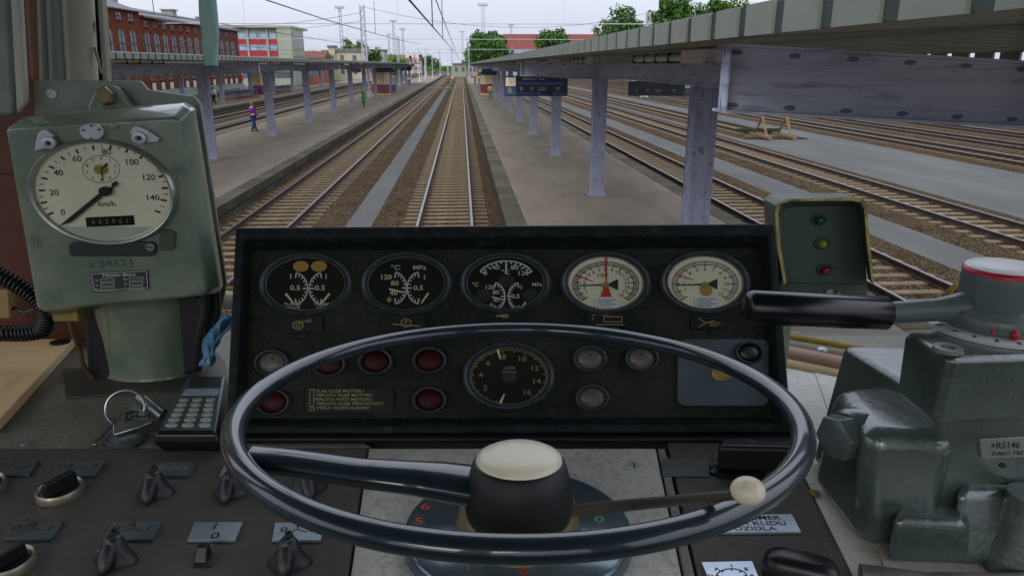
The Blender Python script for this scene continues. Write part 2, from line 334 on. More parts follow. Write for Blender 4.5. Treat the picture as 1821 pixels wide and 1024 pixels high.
def canopy(xc, y0, y1, ys, beams, label, half=2.7):
    t = thing('platform_canopy', label, 'canopy', (xc, y0, .3), 'platform canopies')
    for y in ys:
        o = bpy.data.objects.new('column', COLUMN_ME); COL.objects.link(o); o.parent = t; o.location = (0, y - y0, -.3)
    # roof sheet: corrugations running across the canopy
    g = G(); pit = .49; y = y0
    prof = []
    while y < y1: prof += [(y, 0), (y + .30, 0), (y + .34, .05), (y + .45, .05)]; y += pit
    for xa, xb, za, zb in ((xc - half, xc, 4.50, 4.64), (xc, xc + half, 4.64, 4.50)):
        A = [g.v(xa, p[0], za + p[1]) for p in prof]; B = [g.v(xb, p[0], zb + p[1]) for p in prof]
        for i in range(len(prof) - 1): g.f([A[i], B[i], B[i + 1], A[i + 1]])
    g.out('roof_sheet', m_soffit, t, recalc=False)
    g = G()
    A = [(xc - half, y0, 4.64), (xc, y0, 4.76), (xc + half, y0, 4.64), (xc + half, y1, 4.64), (xc, y1, 4.76), (xc - half, y1, 4.64)]
    V = [g.v(p) for p in A]; g.f([V[0], V[1], V[4], V[5]]); g.f([V[1], V[2], V[3], V[4]]); g.out('roof_top', m_fascia, t)
    for s in (-1, 1):
        g = G(); x = xc + s * (half + .02); y = y0
        while y < y1:
            g.mi = 0; g.box(min(x, x + s * .03), max(x, x + s * .03), y, y + .36, (4.36 if s * xc > 0 and s > 0 else 4.49), 4.65)
            g.mi = 1; g.box(min(x, x + s * .012), max(x, x + s * .012), y + .361, y + .489, 4.495, 4.645); y += pit
        g.out('fascia', [m_fascia, m_roofdk], t)
    g = G(); L = 4.5
    g.box(xc - .13, xc + .13, y0, y1, 4.34, 4.37); g.box(xc - .13, xc + .13, y0, y1, 3.98, 4.01); g.box(xc - .09, xc + .09, y0, y1, 4.01, 4.34)
    g.out('ridge_beam', m_steelh, t)
    for yb in beams:
        for s in (-1, 1):
            g = G(); e = half - .22; zt, zb2, dz = 4.48, 4.02, .13
            def bx(x0, x1, ya, yb_, zoff0, zoff1):
                P = lambda xx, z: (xc + s * xx, z - dz * (1 - xx / e))
                g.loft([[(P(x0, zoff0)[0], yy, P(x0, zoff0)[1]) for yy in (ya, yb_)] + [(P(x0, zoff1)[0], yy, P(x0, zoff1)[1]) for yy in (yb_, ya)],
                        [(P(x1, zoff0)[0], yy, P(x1, zoff0)[1]) for yy in (ya, yb_)] + [(P(x1, zoff1)[0], yy, P(x1, zoff1)[1]) for yy in (yb_, ya)]])
            bx(.14, e, yb - .02, yb + .02, zb2 + .02, zt - .02)
            bx(.14, e, yb - .14, yb + .14, zt - .02, zt); bx(.14, e, yb - .14, yb + .14, zb2, zb2 + .02)
            bx(.14, e, yb - .035, yb - .021, zt - .09, zt - .021); bx(.14, e, yb - .035, yb - .021, zb2 + .021, zb2 + .09)
            bx(e - .012, e, yb - .13, yb - .021, zb2 + .021, zt - .021)
            g.mi = 1; xx = .3
            while xx < e - .05:
                for zo in (zb2 + .055, zt - .055):
                    z = zo - dz * (1 - xx / e); P0 = G; c = (xc + s * xx, yb - .036, z)
                    g.loft([[(c[0] + .045 * kk * math.cos(q), c[1] - dd, c[2] + .018 * kk * math.sin(q)) for q in [math.pi * i / 6 for i in range(12)]] for kk, dd in ((1, -.001), (.8, .006), (.3, .009))])
                xx += .42
            g.out('cross_beam', [m_steelh, m_rivet], t)
    return t
colR = [13.1] + [23.3 + 10.85 * k for k in range(0, 14)]
canopy(4.3, 1.8, 172, colR, [5.2] + [23.3 + 21.7 * k for k in range(7)], 'long grey platform canopy over the right platform, roof edge passing overhead')
colL = [12 + 10.9 * k for k in range(0, 15)]
canopy(-11.3, -2, 178, colL, [12 + 21.8 * k for k in range(7)], 'long grey platform canopy over the left platform nearest the train')
colL2 = [88.4 + 12.2 * k for k in range(-6, 7)]
canopy(-27.6, 2, 178, colL2, [40 + 24 * k for k in range(5)], 'canopy over the second platform in front of the brick building')

# ---- strip lights sitting on the ridge beams
m_boxw = mat('light_box', '#e6dfe0', '#f0eaeb', scale=30, rough=.7, stretch=(6, 6, .2), k=1)
m_tube = mat('light_trough', '#d5d8c8', '#e4e6d6', rough=.4, k=1)
m_dark = mat('dark_trim', '#2c2e2c', rough=.6)
def strip_light(xc, y, label, group, src=[None]):
    if src[0] is None:
        t = thing('strip_light', label, 'lamp', (0, 0, 0), group); src[0] = t
        g = G(); g.box(-.19, .19, 0, 1.15, 4.372, 4.60); g.out('ballast_box', m_boxw, t, bevel=.01)
        g = G(); g.lathe([(.10, 0), (.10, 4.2)], (0, 0, 0), 1.3, .9, seg=14)
        for v in g.bm.verts: v.co = Vector((v.co.x, 1.16 + v.co.z, 4.47 + v.co.y))
        g.out('diffuser', m_tube, t, smooth=40)
        g = G()
        for k in range(5): g.box(-.145, .145, 1.2 + k * 1.03, 1.235 + k * 1.03, 4.372, 4.575)
        g.out('diffuser_clip', m_dark, t)
        t.location = (xc, y, 0)
    else: copy_tree(src[0], None, (xc, y, 0), label)
    ALL.append(1)
ALL = []
def set_group(o, gname): o['group'] = gname
for k in range(11):
    strip_light(4.3, 12.9 + 10.85 * k, f'strip light with white end box, {ORD[k]} from the viewer on the right canopy beam', 'strip lights on the right canopy beam')
for k in range(11):
    strip_light(-11.3, 24 + 10.9 * k, f'strip light with white end box, {ORD[k]} from the near end of the left canopy beam', 'strip lights on the right canopy beam')
for o in bpy.data.objects:
    if o.name.startswith('strip_light') and o.location.x < 0: o['group'] = 'strip lights on the left canopy beam'

# ---- departure boards and platform clocks
m_black = mat('board_black', '#05060c', '#0a0c14', rough=.3)
m_blue = mat('board_blue', '#12275e', '#1c3a86', scale=6, rough=.4, emit=('#17306e', .25))
m_paper = mat('white_paint', '#d8dad6', '#c9ccc8', rough=.6)
m_bluep = mat('number_panel', '#24415f', '#2c4b6c', rough=.5, k=1)
def board(loc, w, h, num, label, left=True, txt=True, grp='departure boards under the canopies', detail=True):
    t = thing('departure_board', label, 'departure board', loc, grp); x, y, z = loc
    g = G(); g.box(x, x + w, y, y + .18, z, z + h); g.out('case', m_black, t, bevel=.015)
    pw = w * .18 if left else w * .15
    px = x + .02 if left else x + w - pw - .02
    g = G(); g.box(px, px + pw, y - .012, y - .001, z + .03, z + h - .03); g.out('number_panel', m_bluep, t)
    F = Matrix(((1, 0, 0, 0), (0, 0, -1, 0), (0, 1, 0, 0), (0, 0, 0, 1)))
    g = G(F); g.text(num, (px + pw / 2, z + h * .28), h * .42, -y + .016); g.out('number', m_paper, t)
    g = G(); g.box(px + .03, px + pw - .03, y - .03, y - .013, z + h * .52, z + h - .04); ck = g.out('clock', mat('clock_face', '#e6dfc0', '#d8d1b2', rough=.5, k=1), t)
    g = G(F); c = (px + pw / 2, z + h * .75); R = h * .17
    for k in range(12):
        a = k * math.pi / 6; g.seg2((c[0] + R * .85 * math.cos(a), c[1] + R * .85 * math.sin(a)), (c[0] + R * math.cos(a), c[1] + R * math.sin(a)), .012, -y + .032)
    g.seg2(c, (c[0] - R * .3, c[1] + R * .8), .014, -y + .033); g.seg2(c, (c[0] + R * .3, c[1] - R * .5), .02, -y + .033); g.out('clock_hands', m_black, ck)
    g = G(); x0 = (px + pw + .06) if left else x + .12; ww = w - pw - .22; bw = ww / 4.05
    for i in range(4):
        g.box(x0 + i * bw, x0 + i * bw + bw * .97, y - .01, y - .001, z + h * .56, z + h * .72)
        if i in (0, 1, 3): g.box(x0 + i * bw, x0 + i * bw + bw * .97, y - .01, y - .001, z + h * .08, z + h * .2)
    g.out('display_row', m_blue if left else mat('board_dim', '#171826', '#221f33', rough=.4), t)
    if detail:
        g = G(F)
        if left: g.text('CESKE DRAHY - Praha', (x0 + ww * .33, z + h * .87), h * .12, -y + .004)
        for k, s_ in enumerate(('Vlak', 'Druh', 'Smer jizdy', 'Odjezd')): g.text(s_, (x0 + bw * (.3 + k * (.9 if k < 3 else 1.05)), z + h * .42), h * .09, -y + .004); g.text('cislo' if k != 2 else 'pres stanice', (x0 + bw * (.3 + k * (.9 if k < 3 else 1.05)), z + h * .32), h * .08, -y + .004)
        g.out('lettering', mat('board_text', '#b9bcc6', rough=.6, k=1), t)
    g = G()
    for q in (.25, .75): g.box(x + w * q - .02, x + w * q + .02, y + .07, y + .11, z + h + .001, 4.52)
    g.out('hanger', m_steel, t)
board((1.69, 30, 3.14), 2.55, .76, '8.', 'dark departure board with blue rows, clock and number 8 on the right canopy')
board((4.95, 22.0, 3.46), 1.95, .42, '10', 'narrow dark departure board with number 10 behind the riveted column', left=False)
board((2.0, 92.5, 3.15), 2.5, .76, '8.', 'small distant departure board hanging in front of the right kiosk', detail=False)
board((-11.9, 104, 3.4), 2.6, .95, '7.', 'blue departure board above the kiosk on the left platform', detail=False)
board((-14.9, 99, 3.4), 1.9, .8, '6.', 'blue departure board between columns left of the kiosk', detail=False)
board((-13.0, 160, 3.2), 2.4, .8, '5.', 'far blue departure board near the end of the left canopy', detail=False)
board((-28.4, 78, 3.35), 2.5, .8, '4.', 'blue departure board under the second platform canopy', detail=False)

# ---- kiosks
m_cream = mat('kiosk_cream', '#c9b58e', '#b8a47e', scale=1, rough=.7, stretch=(1, 1, .3), k=0.9)
m_kred = mat('kiosk_red', '#6e1722', '#82202c', scale=2, rough=.6, k=0.9)
m_kpur = mat('kiosk_purple', '#3d2c66', '#4a3876', scale=2, rough=.6, k=0.9)
m_white = mat('sign_white', '#cfcac4', '#dad6d0', rough=.6, k=0.9)
m_sand = mat('kiosk_base', '#a58a52', '#bba067', rough=.8)
def kiosk_build():
    t = thing('kiosk', '', 'kiosk', (0, 0, 0), 'kiosks on the platforms')
    def ring(h0, h1, k, name, m, inset=0):
        g = G(); a, b, c = 1.15 + k, 1.7 + k, .55
        P = [(-a + c, -b), (a - c, -b), (a, -b + c), (a, b - c), (a - c, b), (-a + c, b), (-a, b - c), (-a, -b + c)]
        g.prism(P, h0, h1); return g.out(name, m, t)
    ring(.30, .50, .08, 'plinth', m_sand); ring(.5, 1.72, 0, 'lower_wall', m_kred); ring(1.72, 3.35, -.02, 'window_wall', m_cream)
    ring(3.35, 3.5, .05, 'red_band', m_kred); ring(3.5, 3.98, .03, 'sign_band', m_white); ring(3.98, 4.06, .08, 'roof_slab', m_dark)
    g = G()
    g.box(1.155, 1.17, -1.1, 1.1, .55, 1.35); g.box(-.57, .57, -1.712, -1.701, 1.45, 1.70)
    P = [(-.62, -1.705), (-.62, -1.72)]
    g.box(.30, .58, -1.713, -1.701, .55, 1.449); g.out('purple_panel', m_kpur, t)
    g = G()
    for x in (-.57, .55): g.box(x, x + .04, -1.705, -1.69, 1.72, 3.35)
    g.box(1.137, 1.15, -.02, .02, 1.72, 3.35); g.out('mullion', m_dark, t)
    F = Matrix(((1, 0, 0, 0), (0, 0, -1, 0), (0, 1, 0, 0), (0, 0, 0, 1)))
    g = G(F); g.text('OBCERSTVENI', (0, 3.74), .26, 1.74); g.out('lettering', m_black, t)
    return t
k1 = kiosk_build(); k1.location = (-11.5, 108, 0); k1['label'] = 'cream and red kiosk on the left platform at the canopy middle'
copy_tree(k1, None, (3.9, 108, 0), 'cream and red kiosk on the right platform behind the yellow-jacket person')
copy_tree(k1, None, (-27.4, 104, 0), 'cream and red kiosk on the second platform, farthest left')

# ---- stair railings beside the kiosks
m_rail = mat('railing_blue', '#26324f', '#33405f', rough=.6)
m_brickr = mat('railing_base', '#7a4a38', '#8c5a45', scale=3, rough=.9)
def railing(x0, x1, y0, y1, label):
    t = thing('stair_railing', label, 'railing', (x0, y0, .3), 'blue railings round the underpass stairs')
    g = G(); w = .12
    for a in (x0, x1 - w): g.box(a, a + w, y0, y1, .3, .5)
    g.box(x0 + w, x1 - w, y1 - w, y1, .3, .5); g.out('kerb', m_brickr, t)
    g = G()
    for a in (x0 + .06, x1 - .06):
        for z in (.95, 1.45): g.tube([(a, y0, z), (a, y1, z)], .025, 6)
        y = y0
        while y <= y1: g.tube([(a, y, .5), (a, y, 1.45)], .02, 5); y += .25
    x = x0 + .06
    while x < x1: g.tube([(x, y1 - .06, .5), (x, y1 - .06, 1.45)], .02, 5); x += .25
    g.out('bars', m_rail, t)
railing(-12.6, -10.3, 112, 119, 'blue stair railing behind the left platform kiosk')
railing(-28.7, -26.3, 108.5, 118, 'blue stair railing right of the second platform kiosk')
railing(-28.7, -26.3, 90, 99, 'dark blue stair railing left of the second platform kiosk')
railing(2.8, 5.0, 112, 120, 'blue stair railing behind the right platform kiosk')

# ---- timber buffer stop
m_wood = mat('old_timber', '#63503c', '#7a644c', scale=3, rough=.9, stretch=(1, 1, 3))
bs = thing('buffer_stop', 'timber buffer stop of two A-frames at the end of the dead-end track', 'buffer stop', (20.2, 46, 0))
for sx in (-.8, .8):
    g = G(); x = 20.2 + sx
    g.tube([(x - .02, 45.9, -.1), (x, 47.0, 1.15)], .09, 4); g.tube([(x + .04, 48.2, -.1), (x, 47.0, 1.15)], .085, 4); g.tube([(x, 46.4, .4), (x, 47.8, .4)], .06, 4)
    g.out('a_frame', m_wood, bs)
g = G()
for sx in (-.8, .8): g.box(20.2 + sx - .1, 20.2 + sx + .1, 45.4, 48.9, -.17, -.02)
g.out('ground_beam', m_wood, bs)
g = G(); g.box(18.6, 21.6, 49.0, 49.25, .0, .22); g.out('buffer_beam', mat('black_beam', '#20281e', '#2c3428', rough=.8), bs)

# ---- lattice masts and catenary
m_galv = mat('galvanised_steel', '#9a9fa3', '#b1b6ba', scale=3, rough=.55, metal=.2)
def lattice(g, x, y, z0, z1, w0, w1, n, th=.05):
    def c(sx, sy, k): w = (w0 + (w1 - w0) * k) / 2; return (x + sx * w, y + sy * w, z0 + (z1 - z0) * k)
    for sx, sy in ((-1, -1), (1, -1), (1, 1), (-1, 1)): g.tube([c(sx, sy, 0), c(sx, sy, 1)], th, 4)
    for i in range(n):
        a, b = i / n, (i + 1) / n
        for p, q in (((-1, -1), (1, -1)), ((1, -1), (1, 1)), ((1, 1), (-1, 1)), ((-1, 1), (-1, -1))):
            p, q = (p, q) if i % 2 else (q, p)
            g.tube([c(*p, a), c(*q, b)], th * .6, 3); g.tube([c(*q, a), c(*p, b)], th * .6, 3)
def flood(px, ytop, label, hgt=26.5):
    Y = (hgt - EYE) * 1290 / (116 - ytop) / .9; x = gxy(px, Y)
    t = thing('floodlight_tower', label, 'floodlight tower', (x, Y, -.2), 'lattice floodlight towers over the yard')
    k = max(1, Y / 300)
    g = G(); lattice(g, x, Y, -.2, hgt - 1.2, 1.5, .8, 14, .07 * k); g.out('tower', m_galv, t)
    g = G(); g.box(x - 1.9, x + 1.9, Y - .9, Y + .9, hgt - 1.2, hgt - 1.05)
    for q in range(7):
        for s in (-1, 1): g.box(x - 1.75 + q * .52, x - 1.4 + q * .52, Y + s * .8 - .2, Y + s * .8 + .2, hgt - 1.0, hgt - .45)
    g.box(x - 1.9, x + 1.9, Y - .93, Y - .9, hgt - .3, hgt - .2); g.out('lamp_platform', m_galv, t)
for a in ((610, 12, 'tall lattice floodlight tower standing left of the portal mast'), (702, 36, 'lattice floodlight tower above the pale houses'),
          (718, 50, 'lattice floodlight tower just right of the taller one above the pale houses'), (693, 60, 'low lattice floodlight tower left of the pair above the pale houses'),
          (711, 68, 'tiny lattice floodlight tower hidden between two taller towers'), (860, 6, 'tall lattice floodlight tower in front of the big round tree'),
          (823, 54, 'slim far floodlight tower at the vanishing point left of the round tree'), (909, 42, 'far floodlight tower behind the red and blue building'),
          (832, 68, 'tiny floodlight tower just right of the vanishing point'), (841, 62, 'small floodlight tower at the left edge of the round tree')): flood(*a)
def portal(pts, zbar, ztop, label, hang=(), th=.05, w=.7):
    t = thing('catenary_portal', label, 'catenary portal', (pts[0][0], pts[0][1], 0), 'catenary portals spanning the tracks')
    for x, y in pts:
        g = G(); lattice(g, x, y, -.2, ztop, w, w * .7, 12, th); g.box(x - .5, x + .5, y - .5, y + .5, -.22, .34); g.out('mast', m_galv, t)
    g = G(); a, b = pts[0], pts[-1]; k = th * 1.3
    g.tube([(a[0], a[1], zbar), (b[0], b[1], zbar)], k, 6)
    g.out('span_rope', m_galv, t)
    if hang:
        g = G()
        for x, z in hang: g.tube([(x, a[1] + (b[1] - a[1]) * (x - a[0]) / (b[0] - a[0]) - .1, zbar), (x, a[1] - .1, z)], .03, 4)
        g.out('hanger', m_galv, t)
portal([(-47.9, 110), (-12.3, 98), (26.4, 107.5)], 9.85, 11.5, 'nearest catenary portal with three lattice masts and a long span rope', [(-30, 13.2), (-8.8, 13.7), (14.5, 13.7)])
portal([(-62, 165), (-13.2, 160), (38, 165)], 9.6, 10.1, 'second catenary portal beyond the kiosks', [(-24, 12), (-6, 12)], .045, .5)
portal([(-60, 272), (-3.4, 270), (2.6, 271), (40, 272)], 9.6, 10.3, 'third catenary portal near the platform ends', (), .06, .5)
portal([(-70, 340), (-9.6, 340), (9, 341), (50, 342)], 9.6, 10.3, 'far catenary portal at the yard throat', (), .06, .5)
portal([(-80, 430), (-20, 430), (4, 430), (55, 430)], 10.3, 11.5, 'farthest catenary portal before the tree line', (), .07, .5)
for i, (x, y, h) in enumerate([(-10.93, 195.8, 7.5), (-10.97, 227, 8.5), (-9.5, 247, 7), (-26, 205, 9), (-31, 240, 9), (-15.5, 330, 12), (-6.5, 360, 12), (-3.2, 380, 14), (1, 400, 12), (6, 330, 12), (10.4, 420, 14), (-24, 420, 14), (-38, 330, 13), (-30, 390, 14), (-44, 380, 13)]):
    lab = ['white lamp post at the far end of the left platform', 'second white lamp post at the far end of the left platform', 'third thin white lamp post at the far end of the left platform'][i] if i < 3 else f'{ORD[i-3]} slim catenary pole counted outwards in the far yard throat'
    t = thing('track_pole', lab, 'pole', (x, y, 0), 'slim poles in the far yard')
    th = .1 if i < 3 else .16
    g = G(); g.tube([(x, y, -.2), (x, y, h)], [th, th * .7], 6); g.box(x - .35, x + .35, y - .35, y + .35, -.2, .42); g.out('post', mat('pole_white', '#b9bdc0', '#c9cdd0', rough=.6), t)
    g = G()
    if i < 3: g.box(x - .1, x + .7, y - .1, y + .1, h, h + .18)
    else: g.tube([(x, y, h - 1), (x + 2.4 * (1 if x < 0 else -1), y, h - 1.6)], .07, 4); g.tube([(x, y, h - .2), (x + 2.4 * (1 if x < 0 else -1), y, h - 1.6)], .05, 4)
    g.out('lamp_head' if i < 3 else 'bracket_arm', m_galv, t)
m_wire = mat('wire_black', '#0c0c0e', rough=.6)
m_wireg = mat('wire_grey', '#5d6064', rough=.6)
def wire(P, r, label, drop=None, m=None):
    t = thing('overhead_wire', label, 'overhead wire', P[0], 'overhead line wires')
    g = G(); g.tube(P, r, 5); g.out('conductor', m or m_wire, t)
    if drop:
        g = G()
        for (x, y, z, z2) in drop: g.tube([(x, y, z), (x, y, z2)], r * .8, 4)
        g.out('dropper', m or m_wire, t)
def sag(x0, y0, z0, x1, y1, z1, s, n=8): return [(x0 + (x1 - x0) * k / n, y0 + (y1 - y0) * k / n, z0 + (z1 - z0) * k / n - s * 4 * (k / n) * (1 - k / n)) for k in range(n + 1)]
wire([(-.95, -5, 5.42), (-.95, 15, 5.5), (-.95, 64, 5.82), (-.9, 110, 5.95), (-.7, 300, 5.95)], .022, 'thick black contact wire running above the track ahead', [(-.95, 26, 5.57, 8.0), (-.95, 40, 5.67, 8.2)])
wire([(-.7, -5, 6.25), (-.7, 22, 6.12), (-.7, 78, 5.99), (-.6, 300, 5.9)], .017, 'thinner black contact wire right of the thick one above the track ahead', [(-.7, 60, 6.03, 5.82)])
wire([(-5.5, -5, 6.25), (-5.5, 22, 6.1), (-5.5, 32, 6.1), (-5.5, 63, 6.38), (-5.5, 104, 7.0)], .02, 'black wire sloping down across the sky above the left track', [(-5.5, 50, 6.25, 8.2)])
wire([(-16.9, 5, 7.2), (-16.9, 38, 6.97), (-16.9, 51, 7.1), (-16.9, 110, 7.3)], .028, 'black wire crossing in front of the brick building', [(-16.9, 44, 7.03, 12)])
wire(sag(-22.1, 5, 6.3, -22, 150, 6.2, .1), .025, 'lower black wire in front of the brick building windows')
wire(sag(-33.1, 5, 6.4, -33, 170, 6.3, .1), .03, 'lowest black wire in front of the brick building windows')
wire(sag(-47.9, 110, 11.2, -12.3, 98, 10.6, 1.6), .03, 'thin grey wire slung between the left portal masts', m=m_wireg)
wire(sag(-12.3, 98, 11.3, 26.4, 107.5, 11.3, 2.2), .025, 'thin grey wire slung between the middle and right portal masts', m=m_wireg)
wire(sag(-45, 190, 12.5, -12.3, 98, 9.6, 0.2), .035, 'thin grey stay wire rising to the middle portal mast', m=m_wireg)

# ---- buildings
XB = -41.5
m_brick = brick_mat('red_brick', '#5e2b18', '#703822', '#4d3022', .5, .16, 'y', .015)
m_slate = mat('slate_roof', '#5d5d60', '#6f6f72', scale=.8, rough=.8)
m_win = mat('window_dark', '#444a52', '#666c74', scale=.6, rough=.25)
m_plin = mat('plinth_grey', '#6f7470', '#858a85', scale=.7, rough=.9)
m_shut = mat('shutter_pale', '#a8a69c', '#bab8ae', scale=2, rough=.7)
m_wf = mat('window_frame_dark', '#33302e', rough=.7)
bb = thing('brick_building', 'long dark red brick railway building with grey roofs and chimneys on the left', 'building', (-41.5, 100, .0))
XF = -41.5
g = G(); g.box(-58, XF, 40, 103, 1.0, 10.85); g.box(-56, XF - .3, 103.01, 147, 1.0, 10.28); g.out('wall', m_brick, bb)
g = G(); g.box(-58.1, XF + .15, 39.9, 103, -.2, 1.0); g.box(-56.1, XF - .15, 103.01, 147.2, -.2, 1.0); g.out('plinth', m_plin, bb)
g = G()
g.loft([[(-58.6, 39.5, 10.85), (XF + .6, 39.5, 10.85), (-46.5, 48, 13.4), (-53, 48, 13.4)], [(-58.6, 103.6, 10.85), (XF + .6, 103.6, 10.85), (-46.5, 95, 13.4), (-53, 95, 13.4)]])
g.out('roof', m_slate, bb)
g = G(); g.box(-56.6, XF + .3, 103.7, 147.5, 10.28, 10.5); g.loft([[(-56.6, 103.7, 10.501), (XF + .3, 103.7, 10.501), (-46, 107, 12.0), (-51, 107, 12.0)], [(-56.6, 147.5, 10.501), (XF + .3, 147.5, 10.501), (-46, 141, 12.0), (-51, 141, 12.0)]]); g.out('roof', m_slate, bb)
for y, z in ((101, 12.0), (121, 11.4), (136, 11.2)):
    g = G(); g.box(-45.4, -43.8, y, y + 1.8, z - 1.4, z + .9); g.box(-45.6, -43.6, y - .2, y + 2, z + .901, z + 1.05); g.out('chimney', mat('chimney_stone', '#7d7f74', '#91938a', rough=.9), bb)
def window(x, y, w, z0, z1, arch, lower=None, par=bb, m=m_win):
    g = G(); n = 8 if arch else 0
    P = [(y - w / 2, z0), (y + w / 2, z0), (y + w / 2, z1)]
    if arch: P += [(y + w / 2 * math.cos(math.pi * k / n), z1 + w * .35 * math.sin(math.pi * k / n)) for k in range(1, n)]
    P += [(y - w / 2, z1)]
    g.loft([[(x - .3, p[0], p[1]) for p in P], [(x + .02, p[0], p[1]) for p in P]]); wo = g.out('window', m, par)
    g = G(); g.box(x + .02, x + .07, y - .05, y + .05, z0, z1 + (w * .33 if arch else 0)); g.box(x + .02, x + .06, y - w / 2, y - .06, (z0 + z1) / 2 - .05, (z0 + z1) / 2 + .05); g.box(x + .02, x + .06, y + .06, y + w / 2, (z0 + z1) / 2 - .05, (z0 + z1) / 2 + .05)
    g.box(x + .001, x + .12, y - w / 2 - .1, y + w / 2 + .1, z0 - .15, z0); g.out('window_bar', m_wf if not lower else m_shut, wo)
wy = [54 + 3.3 * k for k in range(15)] + [105.3 + 3.15 * k for k in range(13)]
for k, y in enumerate(wy):
    A_ = y < 103; x = XF if A_ else XF - .3
    window(x, y, 1.6, 5.9, 7.9, True)
    window(x, y, 1.15 if A_ else .85, 9.6 if A_ else 9.15, 10.45 if A_ else 9.85, False)
    window(x, y, 1.25, 2.3, 3.3, True)
    if y > 75:
        g = G(); g.box(x + .02, x + .1, y - .55, y + .55, 1.05, 2.0); g.out('shutter', m_shut, bb)
# red and glass office building
m_redp = mat('panel_red', '#8e2c33', '#a23a40', scale=.4, rough=.7)
m_gg = mat('render_grey_green', '#8d9280', '#9a9f8d', scale=.3, rough=.85, stretch=(1, 1, .3))
m_glb = mat('glass_blue', '#6f87a0', '#9db2c6', scale=.5, rough=.15)
rb = thing('office_building', 'office block with red panels, white posts and a grey-green end wall', 'building', (-56, 190, 0))
g = G(); g.box(-71, -44.4, 190, 208, -.2, 12.9); g.box(-44.39, -41.0, 188.8, 203, -.2, 12.9); g.out('wall', m_gg, rb)
g = G(); g.box(-71.2, -40.8, 188.6, 208.2, 12.901, 13.4); g.out('parapet', m_gg, rb)
for z in (2.0, 4.8, 7.6, 10.4):
    g = G(); g.box(-71, -44.4, 189.85, 189.999, z - 1.3, z + .05); g.out('red_panel', m_redp, rb)
    for k in range(11):
        x = -70.3 + k * 2.35; g = G(); g.box(x, x + 1.9, 189.9, 189.999, z + .15, z + 1.35); o = g.out('window', m_glb, rb)
        g = G(); g.box(x - .12, x + 2.02, 189.8, 189.899, z + 1.35, z + 1.47); g.box(x - .12, x, 189.8, 189.899, z + .05, z + 1.35); g.box(x + 1.9, x + 2.02, 189.8, 189.899, z + .05, z + 1.35); g.out('window_frame', m_paper, o)
for k in range(6):
    x = -70.45 + k * 4.7; g = G(); g.box(x - .25, x + .25, 189.5, 189.79, -.2, 12.9); g.out('white_post', m_paper, rb)
for z in (2.2, 5.2, 8.2, 10.7):
    g = G(); g.box(-41.0, -40.94, 189.8, 202.4, z, z + 1.2); g.out('window_band', m_win, rb)
# right-hand red and blue building
rr = thing('station_block', 'long block with red upper storey and blue-grey glazed lower storey behind the right canopy', 'building', (40, 340, 0))
def px2(px, Y): return gxy(px, Y)
g = G(); g.box(px2(901, 340), px2(1110, 340), 340, 362, -.2, 11.0); g.out('lower_storey', mat('glazed_wall', '#7d8e9c', '#93a2ae', scale=.2, rough=.5), rr)
g = G(); g.box(px2(900, 340), px2(1111, 340), 339.7, 362.3, 11.01, 17.4); g.out('upper_storey', mat('tile_red', '#86504a', '#925a54', scale=.3, rough=.8), rr)
for r in range(3):
    for k in range(14):
        x = px2(903, 340) + k * 3.9; g = G(); g.box(x, x + 3.0, 339.8, 339.99, 8.6 - r * 3.2, 10.2 - r * 3.2); g.out('window', m_glb, rr)
# small far buildings
def house(px0, px1, Y, z1, zr, mw, mr, label, rows=1, name='house', depth=12, nw=None):
    z1 = gz_(z1); zr *= .885; x0, x1 = gxy(px0, Y), gxy(px1, Y); t = thing(name, label, 'building', ((x0 + x1) / 2, Y, 0), 'small buildings far behind the yard')
    g = G(); g.box(x0, x1, Y, Y + depth, -.2, z1); g.out('wall', mw, t)
    g = G()
    if zr > 0: g.loft([[(x0 - .4, Y - .4, z1 + .001), (x0 - .4, Y + depth / 2, z1 + zr), (x0 - .4, Y + depth + .4, z1 + .001)], [(x1 + .4, Y - .4, z1 + .001), (x1 + .4, Y + depth / 2, z1 + zr), (x1 + .4, Y + depth + .4, z1 + .001)]])
    else: g.box(x0 - .3, x1 + .3, Y - .3, Y + depth + .3, z1 + .001, z1 + .6)
    g.out('roof', mr, t)
    n = nw or max(2, int((x1 - x0) / 3.2)); h = (z1 - .5) / rows
    for r in range(rows):
        for k in range(n):
            x = x0 + (k + .5) * (x1 - x0) / n; g = G(); g.box(x - .6, x + .6, Y - .05, Y + .1, .6 + r * h + h * .3, .6 + r * h + h * .75); g.out('window', m_win, t)
    return t
m_pink = mat('wall_pink', '#b39a97', '#c2aaa6', scale=.3, rough=.9); m_yel = mat('wall_cream', '#a39d85', '#b2ab93', scale=.3, rough=.9); m_tile = mat('roof_tile', '#664138', '#755045', scale=1, rough=.9); m_gp = mat('wall_greypink', '#90888a', '#9f9799', scale=.3, rough=.9)
house(575, 642, 230, 8.4, 0, m_yel, m_slate, 'long cream station building beneath the floodlight tower', 2)
h_ = house(585, 596, 229, 9.9, 0, m_yel, m_slate, 'square cream clock tower block at the left of the cream building', 1, 'tower_house', 4, 1)
house(650, 684, 300, 10.2, 0, m_gp, m_slate, 'grey-pink flat-roofed block right of the portal mast', 2)
house(538, 575, 215, 6.4, 2.2, m_pink, m_tile, 'low house with dark red tiled roof beside the office block')
house(722, 735, 420, 8.4, 4, m_pink, m_gp, 'pink gabled house left of the red signal', 2)
house(736, 748, 440, 8.2, 4, m_pink, m_gp, 'second pink gabled house right next to the first', 2)
house(684, 722, 460, 8, 3, m_gp, m_tile, 'low grey house with tiled roof behind the small towers', 1)
house(805, 829, 300, 4.4, 0, m_gg, m_slate, 'low pale signal box at the end of the tracks', 1, 'signal_box', 6)
house(832, 848, 310, 4.2, 0, m_pink, m_slate, 'small pale shed right of the signal box', 1, 'shed', 6)
